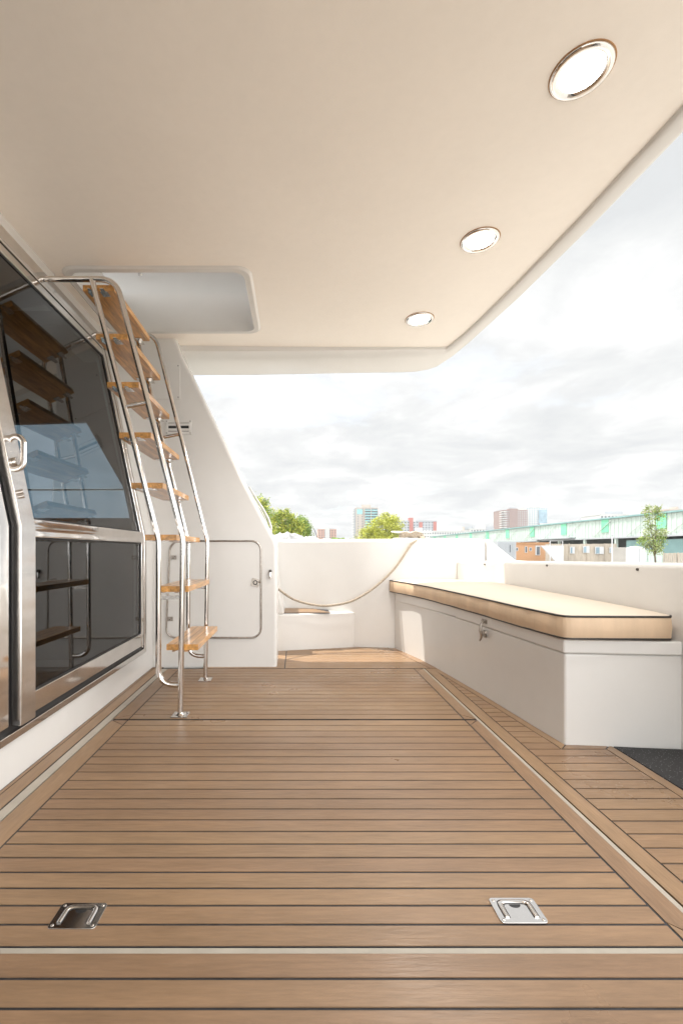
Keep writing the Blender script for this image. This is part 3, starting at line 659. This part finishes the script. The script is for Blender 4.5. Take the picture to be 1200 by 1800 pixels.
def catmull(P_, k=6):
    P_ = [Vector(p) for p in P_]; o = []
    for i in range(len(P_) - 1):
        p0 = P_[max(i - 1, 0)]; p1 = P_[i]; p2 = P_[i + 1]; p3 = P_[min(i + 2, len(P_) - 1)]
        for j in range(k):
            t_ = j / k; o.append(.5 * ((2 * p1) + (p2 - p0) * t_ + (2 * p0 - 5 * p1 + 4 * p2 - p3) * t_ ** 2 + (3 * p1 - p0 - 3 * p2 + p3) * t_ ** 3))
    o.append(P_[-1]); return o
rp = [(448, 1000, 3.20), (470, 1022, 3.24), (488, 1034.7, 3.28), (513, 1052, 3.31), (540, 1061, 3.34), (572, 1065, 3.36), (607, 1060, 3.385), (633, 1049, 3.40), (660, 1031, 3.415), (687, 1006, 3.42), (703, 986, 3.42), (716, 966, 3.43), (724, 955, 3.44), (735, 948.5, 3.48), (745, 945.5, 3.53)]
P3 = [((a - 522) * c / F, c, EYE - (b - 968) * c / F) for a, b, c in rp]
end = []
for i in range(0, 60):
    a = -.9 + i * 2 * math.pi / 14; z = cz + .018 + .034 * (i / 60); wx = .092 - .012 * (i / 60) + .004 * math.sin(i * 1.7)
    end.append((cx + wx * math.cos(a), cy + .042 * math.sin(a), z + .006 * math.sin(i * 2.3)))
m = MB(); rope_strands(m, catmull(P3 + end, 4))
tag(m.build('rope', M_rope, smooth=60), 'twisted cream rope sagging from the transom cleat across the side opening', 'rope')

# ------------------------------------------------------------------ far surroundings
def P(px, py, D): return ((px - 522) * D / F, D, EYE - (py - 968) * D / F)
GZ = -2.25
M_water = mat('water', (.03, .05, .05), .08, bump=.5, bscale=1.2, bdist=.08)
M_ground = mat('quay', (.30, .28, .25), .9, noise=[(.05, .15, 5), (1.5, .12, 4)])
m = MB(); m.face([(-3000, -400, -3.0), (3000, -400, -3.0), (3000, 12, -3.0), (-3000, 12, -3.0)]); structure(m.build('water', M_water))
m = MB(); m.box(-3500, 3500, 12, 5500, -4.0, GZ); structure(m.build('ground', M_ground))

m = MB(); m.box(2.4, 60, -60, 11.9, -4, -1.0); m.box(-60, 2.3, -60, -4.4, -4, -1.0)
structure(m.build('bounce_slab', mat('bounce_slab_concrete', (.42, .40, .37), .85, noise=[(.3, .1, 4), (4, .08, 4)])))  # unseen pale slab added to bounce sunlight up onto the ceiling
def facade_mat(name, c, am=.06): return mat(name, c, .8, noise=(.15, am, 4))
M_beige = facade_mat('concrete_beige', (.40, .36, .32)); M_white = facade_mat('render_white', (.46, .47, .46)); M_brick = facade_mat('brick_red', (.33, .155, .13))
M_brown = facade_mat('brick_brown', (.25, .19, .175)); M_teal = mat('teal_panel', (.22, .42, .43), .4, noise=(.3, .1, 3)); M_win = mat('dark_window', (.10, .115, .13), .12, noise=(.4, .3, 2))
M_gwin = mat('blue_glass', (.20, .30, .36), .1, noise=(.2, .3, 2)); M_grey = facade_mat('grey_panel', (.34, .36, .38)); M_red = facade_mat('red_panel', (.36, .15, .13)); M_pinkb = facade_mat('pink_brick', (.45, .28, .22))
def tower(label, px0, px1, ptop, D, depth, mwall, cols, fh=3.0, mwin=M_win, extras=(), wfrac=.55, hfrac=.5, cat='building', pbot=955, group=None):
    x0, _, z1 = P(px0, ptop, D); x1 = P(px1, ptop, D)[0]; z0 = GZ; zbot = P(px0, pbot, D)[2]
    t_ = thing('apartment_building', label, cat, ((x0 + x1) / 2, D + depth / 2, GZ), group)
    m = MB(); m.box(x0, x1, D, D + depth, z0, z1); m.box(x0 - .3, x1 + .3, D - .3, D + depth, z1, z1 + .6); m.build('wall', mwall, t_)
    nf = int((z1 - zbot) / fh); cw_ = (x1 - x0) / cols
    wm_ = None
    for r_ in range(nf):
        zc = z1 - fh * (r_ + .55)
        for c_ in range(cols):
            if wm_ is None:
                mm = MB(); mm.box(-cw_ * wfrac / 2, cw_ * wfrac / 2, -.12, 0, -fh * hfrac / 2, fh * hfrac / 2); wm_ = mm.build('window', mwin, t_); o = wm_
            else: o = wm_.copy(); COL.objects.link(o); o.parent = t_
            o.matrix_parent_inverse = Matrix.Translation(-Vector(t_.location)); o.location = (x0 + cw_ * (c_ + .5), D - .02, zc)
    for ex in extras:
        nm, a, b, c, d, mt, yo = ex; q0 = P(a, c, D); q1 = P(b, d, D)
        m = MB(); m.box(q0[0], q1[0], D - yo, D + min(depth, 6), q1[2], q0[2]); m.build(nm, mt, t_)
    return t_
# teal tower in the middle
T = tower('tall beige and teal balcony tower behind the lime tree', 625, 664, 893, 560, 26, M_beige, 5, mwin=M_win, wfrac=.22, hfrac=.45,
          extras=[('penthouse', 636, 652.5, 886.5, 893, M_beige, -4), ('corner_bay', 621.5, 625, 894, 960, M_grey, -1), ('glazing', 627, 637, 895, 904, M_teal, .3)])
for k in range(13):
    z = P(0, 895.5 + k * 4.6, 560)[2]; x0, x1 = P(640, 0, 560)[0], P(663.5, 0, 560)[0]
    m = MB(); m.box(x0, x1, 557.6, 560, z - 1.9, z - .5); m.build('balcony', M_teal, T)
    m = MB(); m.box(x0, x1, 559.7, 559.9, z - .5, z + .9); m.build('balcony_glazing', M_win, T)
    m = MB(); x2 = P(621.2, 0, 560)[0]; m.box(x2 - .8, x2 + 1.2, 558.8, 566, z - 1.6, z - .2); m.build('side_balcony', M_white, T)
m = MB()
for xx in (640, 651.5, 663.3): x_ = P(xx, 0, 560)[0]; m.box(x_ - .35, x_ + .35, 557.3, 560, GZ, P(0, 893, 560)[2])
split_build(m, 'pilaster', M_beige, T)
tower('low pinkish flats far off at the left between tree and tower', 559, 591, 931, 620, 30, M_pinkb, 7, wfrac=.5, extras=[('stair_tower', 571, 579, 926.5, 950, M_white, 2), ('penthouse', 560, 570, 929.5, 931, M_white, -2), ('penthouse', 580, 588, 929, 931, M_grey, -2)])
tower('red and grey slab of flats right of the lime tree', 704, 767, 916, 520, 22, M_grey, 12, wfrac=.5, hfrac=.4,
      extras=[('lift_tower', 719, 725.5, 910, 955, M_red, .8), ('lift_tower', 725.5, 730, 909.5, 917, M_white, .6), ('balcony_stack', 736, 742, 918, 950, M_red, .7), ('balcony_stack', 761, 766.5, 917, 950, M_red, .7), ('plant_room', 752, 758, 914.5, 916, M_grey, -3)])
tower('long low white office block with square windows behind the cleat', 732, 828, 934, 380, 20, M_white, 22, wfrac=.4, hfrac=.45, extras=[('roof_block', 732, 742, 927.5, 934, M_white, .4), ('chimney', 816, 819, 926, 934, M_beige, -3)])
tower('stepped white and dark block at the left end of the green shed', 826, 867, 930, 430, 25, M_white, 8, wfrac=.45, extras=[('roof_block', 817, 834, 925, 931, M_grey, -4), ('roof_block', 840, 853, 922, 930, M_white, .5), ('roof_block', 853, 867, 926, 936, M_grey, .4)])
B5 = tower('tall brown brick tower left of the white glass tower', 884, 927, 897, 600, 30, M_brown, 11, wfrac=.5, hfrac=.55, mwin=M_grey, pbot=940,
      extras=[('penthouse', 896, 908, 891.5, 897, M_grey, -2), ('lift_tower', 894, 909, 894, 945, M_brown, .6)])
for k in range(12):
    z = P(0, 899 + k * 3.9, 600)[2]; xa, xb = P(880.5, 0, 600)[0], P(888, 0, 600)[0]
    m = MB(); m.box(xa, xb, 597.5, 606, z - 1.2, z - .1); m.build('balcony', M_white, B5)
tower('white tower with a blue glass front beside the brick tower', 924, 962, 892, 640, 30, M_white, 9, wfrac=.42, hfrac=.55, mwin=M_gwin, pbot=940,
      extras=[('glass_front', 945.5, 960, 896, 935, M_gwin, 1.0), ('podium', 946, 975, 920, 935, M_white, 3)])
tower('grey flat-roofed block peeking over the shed roof', 1054, 1104, 905, 300, 20, M_white, 8, wfrac=.5, pbot=925, extras=[('roof_block', 1066, 1098, 898.5, 905, M_grey, -2)])
tower('low roof house showing above the right end of the shed', 1172, 1235, 897, 200, 15, M_beige, 6, pbot=910, extras=[('chimney', 1194, 1198, 890, 897, M_beige, -2)])

# green warehouse along X = 78
wh = thing('warehouse', 'long pale green corrugated shed with bright green panels running into the distance', 'warehouse', (85, 180, GZ))
M_clad = mat('pale_green_cladding', (.44, .52, .475), .6, noise=[(.06, .10, 4), (1.2, .05, 3)]); M_gpanel = mat('green_translucent_sheet', (.18, .55, .34), .5, noise=(.5, .12, 3)); M_dk = mat('shed_interior', (.09, .10, .10), .9, noise=(.3, .3, 3))
M_tealw = mat('teal_sheet', (.20, .33, .33), .6, noise=(.4, .12, 3))
WX, WY0, WY1 = 78.0, 70.0, 262.0; zT, zB = EYE + 7.95, EYE + 3.35
m = MB(); m.box(WX, WX + .4, WY0, WY1, zB, zT)
yv = WY0
while yv < WY1: m.box(WX - .10, WX, yv, yv + .5, zB, zT - .02); yv += 1.4
m.build('cladding', M_clad, wh)
m = MB(); m.prism([(WX - .5, zT + .02), (WX + 30, zT + .7), (WX + 30, zT + 1.0), (WX - .5, zT + .35)], WY0, WY1, 'y'); m.build('roof', M_tealw, wh)
m = MB(); m.box(WX - .45, WX - .1, WY0, WY1, zT - .05, zT + .3); m.build('gutter', M_tealw, wh)
k = 0; yv = 78.6
while yv < 255:
    m = MB(); m.box(WX - .22, WX - .12, yv - 1.3, yv + 1.3, zB + 1.3, zT - .1); m.build('roof_light', M_gpanel, wh); yv += 17.6
m = MB(); m.box(WX + 8, WX + 8.3, WY0, WY1, GZ, zB + 1); m.build('back_wall', M_dk, wh)
yv = 74
while yv < 250:
    m = MB(); m.box(WX - .1, WX + .5, yv, yv + .5, GZ, zB); m.build('column', M_clad, wh)
    m = MB(); m.tube([(WX - .3, yv + 8, zB + .2), (WX - .3, yv + 1.5, zT - .5)], .07, 6); m.build('brace', M_white, wh)
    yv += 12
m = MB(); m.box(WX + 1, WX + 1.2, WY0, 108, GZ, zB - .9); m.build('teal_sheeting', M_tealw, wh)
m = MB(); m.box(WX - .25, WX + .1, WY0, WY1, zB - .35, zB + .02); m.build('eaves_beam', M_grey, wh)
m = MB(); m.box(WX - 2, WX, 126, 146, zB + .1, zB + .4); m.build('canopy', M_grey, wh)

M_orange = facade_mat('orange_brick', (.46, .26, .14), .1); M_fence = mat('weathered_boards', (.40, .35, .29), .9, noise=[(.3, .12, 4), (3, .15, 4)], stretch=(1, 1, .2)); M_hoard = mat('pale_hoarding', (.40, .38, .35), .9, noise=(.3, .12, 4)); M_pane = mat('pane_white', (.50, .51, .52), .5)
M_mesh = mat('galvanised', (.5, .5, .5), .5, .6)
# orange cabin
D = 105; a = P(903, 955.5, D); b = P(963, 992, D)
ob = thing('site_office', 'orange brick hut with white-framed openings left of the pale fence', 'hut', ((a[0] + b[0]) / 2, D, GZ))
m = MB(); m.box(a[0], b[0], D, D + 6, GZ, a[2]); m.box(a[0] - .3, b[0] + .3, D - .4, D + 6.3, a[2], a[2] + .25); m.build('wall', M_orange, ob)
for (x0, x1, y0, y1) in ((906, 909, 963, 968), (922, 925, 961, 971), (930, 933, 963, 968)):
    p0 = P(x0 - .6, y0 - .6, D); p1 = P(x1 + .6, y1 + .6, D); m = MB(); m.box(p0[0], p1[0], D - .12, D, p1[2], p0[2]); fr = m.build('window', M_pane, ob)
    p0 = P(x0 + .3, y0 + .2, D); p1 = P(x1 - .3, y1 - .2, D); m = MB(); m.box(p0[0], p1[0], D - .16, D - .125, p1[2], p0[2]); m.build('pane', M_win, fr)
p0 = P(940, 959, D); p1 = P(948, 976, D); m = MB(); m.box(p0[0], p1[0], D - .15, D, p1[2], p0[2]); fr = m.build('doorway', M_pane, ob)
p0 = P(942, 961, D); p1 = P(947, 975, D); m = MB(); m.box(p0[0], p1[0], D - .2, D - .155, p1[2], p0[2]); m.build('pane', M_win, fr)
# grey container behind the quarter block
D = 62; a = P(874, 951.5, D); b = P(906.5, 990, D)
gc = thing('grey_container', 'grey steel container just behind the sloping end of the stern bulwark', 'container', ((a[0] + b[0]) / 2, D, GZ))
m = MB(); m.box(a[0], b[0], D, D + 3, GZ, a[2])
xv = a[0] + .1
while xv < b[0] - .1: m.box(xv, xv + .1, D - .04, D, GZ + .2, a[2] - .15); xv += .24
m.build('body', M_grey, gc)
m = MB(); c_ = P(895, 958, D); m.box(c_[0], c_[0] + .08, D - .12, D - .05, c_[2] - 1, c_[2]); m.build('door_bar', M_win, gc)
# fences
def fence(name, label, px0, px1, ptop, D, mt, bw, cat='fence', gap=.02, skip=None, slabs=False):
    a = P(px0, ptop, D); b = P(px1, ptop, D); t_ = thing(name, label, cat, ((a[0] + b[0]) / 2, D, GZ))
    m = MB(); x = a[0]; i = 0
    while x < b[0]:
        h = a[2] + random.uniform(-.05, .05) * (0 if slabs else 1); dd = random.uniform(-.015, .015)
        m.box(x, min(x + bw - gap, b[0]), D + dd, D + dd + .06, GZ, h); x += bw
    m.build('board_panel', mt, t_)
    x = a[0] + bw; 
    while x < b[0]:
        m = MB(); m.box(x - .06, x + .06, D - .14, D - .02, GZ, a[2] + .08); m.build('post', mt, t_); x += max(2.4, bw * 3)
    return t_
f1 = fence('yard_fence', 'long pale weathered board hoarding with small windows in front of the shed', 958, 1083, 956, 92, M_fence, 1.2)
for (x0, x1, y0, y1) in ((1000, 1008, 961, 973), (1023, 1034, 960, 972), (1044, 1059, 961, 974), (1069, 1074, 962, 972)):
    p0 = P(x0, y0, 92); p1 = P(x1, y1, 92); m = MB(); m.box(p0[0], p1[0], 91.75, 91.9, p1[2], p0[2]); fr = m.build('window', M_pane, f1)
    p0 = P(x0 + 1.2, y0 + 1.2, 92); p1 = P((x0 + x1) / 2 - .5, y1 - 1, 92); m = MB(); m.box(p0[0], p1[0], 91.69, 91.74, p1[2], p0[2]); m.build('pane', M_gwin, fr)
fence('block_fence', 'grey concrete panel wall between the light pole and the white cabinet', 1076, 1113, 962, 84, M_hoard, 4.0, 'wall', .05)
fence('picket_fence', 'pale vertical slat fence at the right edge behind the sapling', 1160, 1260, 972, 72, M_fence, .32, 'fence', .07)
fence('metal_gate', 'pale green ribbed gate directly behind the sapling trunk', 1133, 1164, 966, 70, M_clad, .45, 'gate', .06)
D = 66; a = P(1113, 963, D); b = P(1133, 990, D)
wc = thing('white_cabinet', 'white clad cabinet with a shallow pitched top left of the sapling', 'cabinet', ((a[0] + b[0]) / 2, D, GZ)); xm = (a[0] + b[0]) / 2
m = MB(); m.prism([(a[0], GZ), (b[0], GZ), (b[0], a[2]), (xm, a[2] + .25), (a[0], a[2])], D, D + 1.6, 'y'); m.build('body', M_pane, wc)
m = MB(); m.box(xm - .02, xm + .02, D - .03, D, GZ + .2, a[2] - .1); m.build('door_seam', M_grey, wc)
D = 80; a = P(1113, 966, D); b = P(1200, 985, D)
lp = thing('light_pole', 'thin white pole standing in front of the shed, left of the sapling', 'pole', (P(1075, 0, 60)[0], 60, GZ))
m = MB(); x = P(1075, 0, 60)[0]; m.tube([(x, 60, GZ), (x, 60, P(0, 942, 60)[2])], .075, 8); m.build('shaft', M_pane, lp)
m = MB(); m.box(x - .12, x + .12, 59.9, 60.1, P(0, 942, 60)[2], P(0, 941, 60)[2]); m.build('cap', M_grey, lp)
gf = thing('gate_frame', 'thin white pipe goalpost frame in front of the pale hoarding', 'frame', (P(977, 0, 75)[0], 75, GZ))
m = MB(); a = P(966, 951, 75); b = P(988, 952, 75); m.tube([(a[0], 75, GZ), (a[0], 75, a[2]), (b[0], 75, a[2]), (b[0], 75, GZ)], .07, 6); m.build('post_frame', M_pane, gf)
m = MB(); m.tube([(a[0], 75, a[2] - 1), (b[0], 75, a[2] - 1)], .04, 6); m.build('rail', M_pane, gf)
D = 80; m = MB(); a = P(962, 959, D); b = P(990, 992, D); m.prism([(a[0] - 1.2, a[2]), (b[0], a[2]), (b[0], GZ), (a[0] + 2.4, GZ)], D, D + .3, 'y')
tag(m.build('white_tarpaulin', M_pane), 'slanting white sheet propped against the hoarding right of the orange hut', 'tarpaulin')

# ---- trees
def tree(name, label, base, height, crowns, mleaf, nleaf, ls, trunk_r, group=None, shades=None, cat='tree'):
    bx, by, bz = base; t_ = thing(name, label, cat, base, group)
    m = MB(); top = Vector((bx, by, bz + height * .45))
    m.tube([(bx, by, bz), (bx + .02 * height, by, bz + height * .2), top], [trunk_r, trunk_r * .8, trunk_r * .6], 8)
    for (c, r) in crowns:
        cc = Vector(c); m.tube([Vector((bx + .01 * height, by, bz + height * .3)), (top + cc) / 2 + Vector((0, 0, -.1 * r[2])), cc + Vector((0, 0, r[2] * .3))], [trunk_r * .45, trunk_r * .3, trunk_r * .08], 6)
    m.build('trunk', M_bark, t_, smooth=60)
    lf = MB(); tot = sum(r[0] * r[1] * r[2] for _, r in crowns)
    for (c, r) in crowns:
        k = int(nleaf * r[0] * r[1] * r[2] / tot); ncl = max(10, k // 26)
        for q_ in range(ncl):
            while True:
                d = Vector((random.gauss(0, 1), random.gauss(0, 1), random.gauss(0, 1))).normalized()
                rad = random.uniform(.35, 1.06) ** .6
                break
            cc = Vector((c[0] + d.x * r[0] * rad, c[1] + d.y * r[1] * rad, c[2] + d.z * r[2] * rad)); cr = ls * random.uniform(1.6, 3.4)
            mi = 1 if random.random() < .42 else 0
            for j in range(26):
                p = cc + Vector((random.gauss(0, .5), random.gauss(0, .5), random.gauss(0, .42))) * cr
                nrm_ = Vector((random.gauss(0, 1), random.gauss(0, 1), random.gauss(.5, 1))).normalized(); u = nrm_.orthogonal().normalized(); vq = nrm_.cross(u)
                a_ = random.uniform(0, 6.28); u, vq = u * math.cos(a_) + vq * math.sin(a_), vq * math.cos(a_) - u * math.sin(a_); s_ = ls * random.uniform(.35, .75)
                lf.face([p - u * s_, p + vq * s_ * .55, p + u * s_, p - vq * s_ * .55], mi)
    lf.build('crown', mleaf, t_, recalc=False)
    return t_
def crn(px, py, rx, rz, D, dy=0): p = P(px, py, D); k = D / F; return ((p[0], p[1] + dy, p[2]), (rx * k, rx * k * .8, rz * k))
G = 'broad trees standing beyond the moored boats'
D = 95
tree('leafy_tree', 'big lime green tree touching the slanting bulkhead edge', (P(452, 0, D)[0], D, GZ), 13, [crn(448, 908, 26, 36, D), crn(430, 900, 22, 34, D, 2), crn(464, 925, 20, 26, D, -1), crn(455, 888, 14, 16, D)], [M_leaf_y, M_leaf_g], 15000, .34, .45, G)
D = 105
tree('leafy_tree', 'mid-height green tree between the biggest tree and the far flats', (P(500, 0, D)[0], D, GZ), 9, [crn(500, 920, 22, 24, D), crn(488, 912, 16, 20, D, 1), crn(512, 928, 17, 20, D), crn(525, 930, 12, 18, D), crn(498, 940, 26, 12, D)], [M_leaf_y, M_leaf_g], 13000, .33, .4, G)
D = 118
tree('leafy_tree', 'smallest tree at the right end of the left tree group', (P(532, 0, D)[0], D, GZ), 6, [crn(534, 930, 12, 18, D), crn(528, 920, 9, 12, D), crn(541, 940, 7, 9, D)], [M_leaf_g, M_leaf_g], 6000, .34, .3, G)
D = 150
tree('leafy_tree', 'round yellow-green tree in front of the beige and teal tower', (P(672, 0, D)[0], D, GZ), 11, [crn(672, 930, 30, 20, D), crn(680, 914, 20, 12, D), crn(692, 924, 17, 18, D), crn(650, 940, 22, 14, D), crn(632, 946, 8, 8, D), crn(668, 950, 40, 10, D)], [M_leaf_y, M_leaf_y], 17000, .42, .5)
D = 58
tree('sapling', 'slender pale green sapling rising in front of the green shed', (P(1149, 0, D)[0], D, GZ), 7.4, [crn(1149, 945, 17, 24, D), crn(1145, 915, 9, 18, D), crn(1138, 898, 5, 9, D), crn(1156, 905, 7, 12, D), crn(1136, 950, 12, 14, D), crn(1163, 940, 9, 15, D), crn(1148, 965, 14, 8, D), crn(1152, 896, 3, 8, D)], [M_leaf_p, M_leaf_g], 3300, .18, .12, cat='young tree')
m = MB()
for i in range(2600):
    x = random.uniform(470, 630); D = random.uniform(420, 460); h = 3 * math.sin(x * .13) + 2 * math.sin(x * .41) + 5; p = P(x, random.uniform(968 - 18 - h * .5, 966), D)
    s_ = 1.5; a_ = random.uniform(0, 3.14); u = Vector((math.cos(a_), .3, math.sin(a_))) * s_; vq = Vector((-math.sin(a_), .2, math.cos(a_))) * s_ * .6
    p = Vector(p); m.face([p - u, p + vq, p + u, p - vq])
o = m.build('distant_treeline', M_leaf_g, recalc=False); tag(o, 'low line of far-off trees on the horizon behind the boats', 'trees', kind='stuff')

# ---- covered boats and masts behind the transom
M_tarp = mat('white_tarp', (.50, .50, .50), .5, noise=[(1.5, .1, 4)], bump=.7, bscale=4, bdist=.08); M_tarpg = mat('grey_tarp', (.30, .30, .30), .6, noise=[(2.5, .45, 6)], bump=.8, bscale=5, bdist=.1)
def cboat(label, px0, px1, ptop, D, mt, ridge=1.0):
    x0 = P(px0, 0, D)[0]; x1 = P(px1, 0, D)[0]; zt_ = P(0, ptop, D)[2]; L_ = x1 - x0; t_ = thing('covered_boat', label, 'boat', ((x0 + x1) / 2, D, GZ), 'boats under covers astern')
    nu, nv = 22, 12; vs = []
    for i in range(nu + 1):
        u = i / nu; wdt = 1.5 * math.sin(math.pi * min(1, .12 + u * .9)) ** .5; hh = (zt_ - .3) * (.62 + .38 * math.sin(math.pi * (u * .8 + .15)))
        for j in range(nv + 1):
            v_ = j / nv * 2 - 1; vs.append((x0 + L_ * u, D + v_ * wdt, .3 + hh * (1 - abs(v_) ** 1.7) ** .7 * (1 + .02 * math.sin(i * 2.1 + j)) + random.uniform(-.025, .025)))
    m = MB(); m.raw(vs, [(i * (nv + 1) + j, (i + 1) * (nv + 1) + j, (i + 1) * (nv + 1) + j + 1, i * (nv + 1) + j + 1) for i in range(nu) for j in range(nv)]); m.build('cover', mt, t_, smooth=50)
    m = MB(); hp = [(x0 + L_ * u, D + s_ * 1.5 * math.sin(math.pi * min(1, .12 + u * .9)) ** .5) for s_, us in ((-1, [k / 8 for k in range(9)]), (1, [k / 8 for k in range(8, -1, -1)])) for u in us]
    m.prism(hp, -3.2, .32, 'z'); m.build('boat_hull', M_gel, t_, smooth=50)
cboat('boat under a crumpled grey-white cover just right of the bulkhead edge', 462, 556, 936, 16, M_tarpg)
cboat('boat under a smooth white cover between the grey cover and the mast', 520, 574, 943, 24, M_tarp)
cboat('small boat with a low dark-streaked cover left of the teal tower', 555, 600, 946, 30, M_tarpg)
cboat('low white covered boat in front of the teal tower', 588, 626, 948, 36, M_tarp)
m = MB(); a = P(549, 911, 40); m.tube([(a[0], 40, -2.6), (a[0], 40, a[2])], [.04, .02], 6); tag(m.build('boat_mast', M_mesh), 'thin upright mast beside the far pink flats', 'mast')
m = MB(); a = P(552, 930, 38); b = P(560, 951, 38); m.tube([a, b], .03, 6); m.tube([P(549, 925, 38), a], .012, 5); tag(m.build('fishing_outrigger', M_screw), 'short dark slanting rod right of the thin mast', 'rod')

# ---- the bright hazy air of the day
M_haze = bpy.data.materials.new('haze'); M_haze.use_nodes = True; t = M_haze.node_tree; t.nodes.clear()
o_ = t.nodes.new('ShaderNodeOutputMaterial'); pv = t.nodes.new('ShaderNodeVolumePrincipled'); pv.inputs['Color'].default_value = (.95, .97, 1, 1); pv.inputs['Density'].default_value = .00016; pv.inputs['Anisotropy'].default_value = .2
t.links.new(pv.outputs[0], o_.inputs['Volume'])
m = MB(); m.box(-900, 900, -500, 900, -5, 75); hz = m.build('haze', M_haze); hz['kind'] = 'stuff'
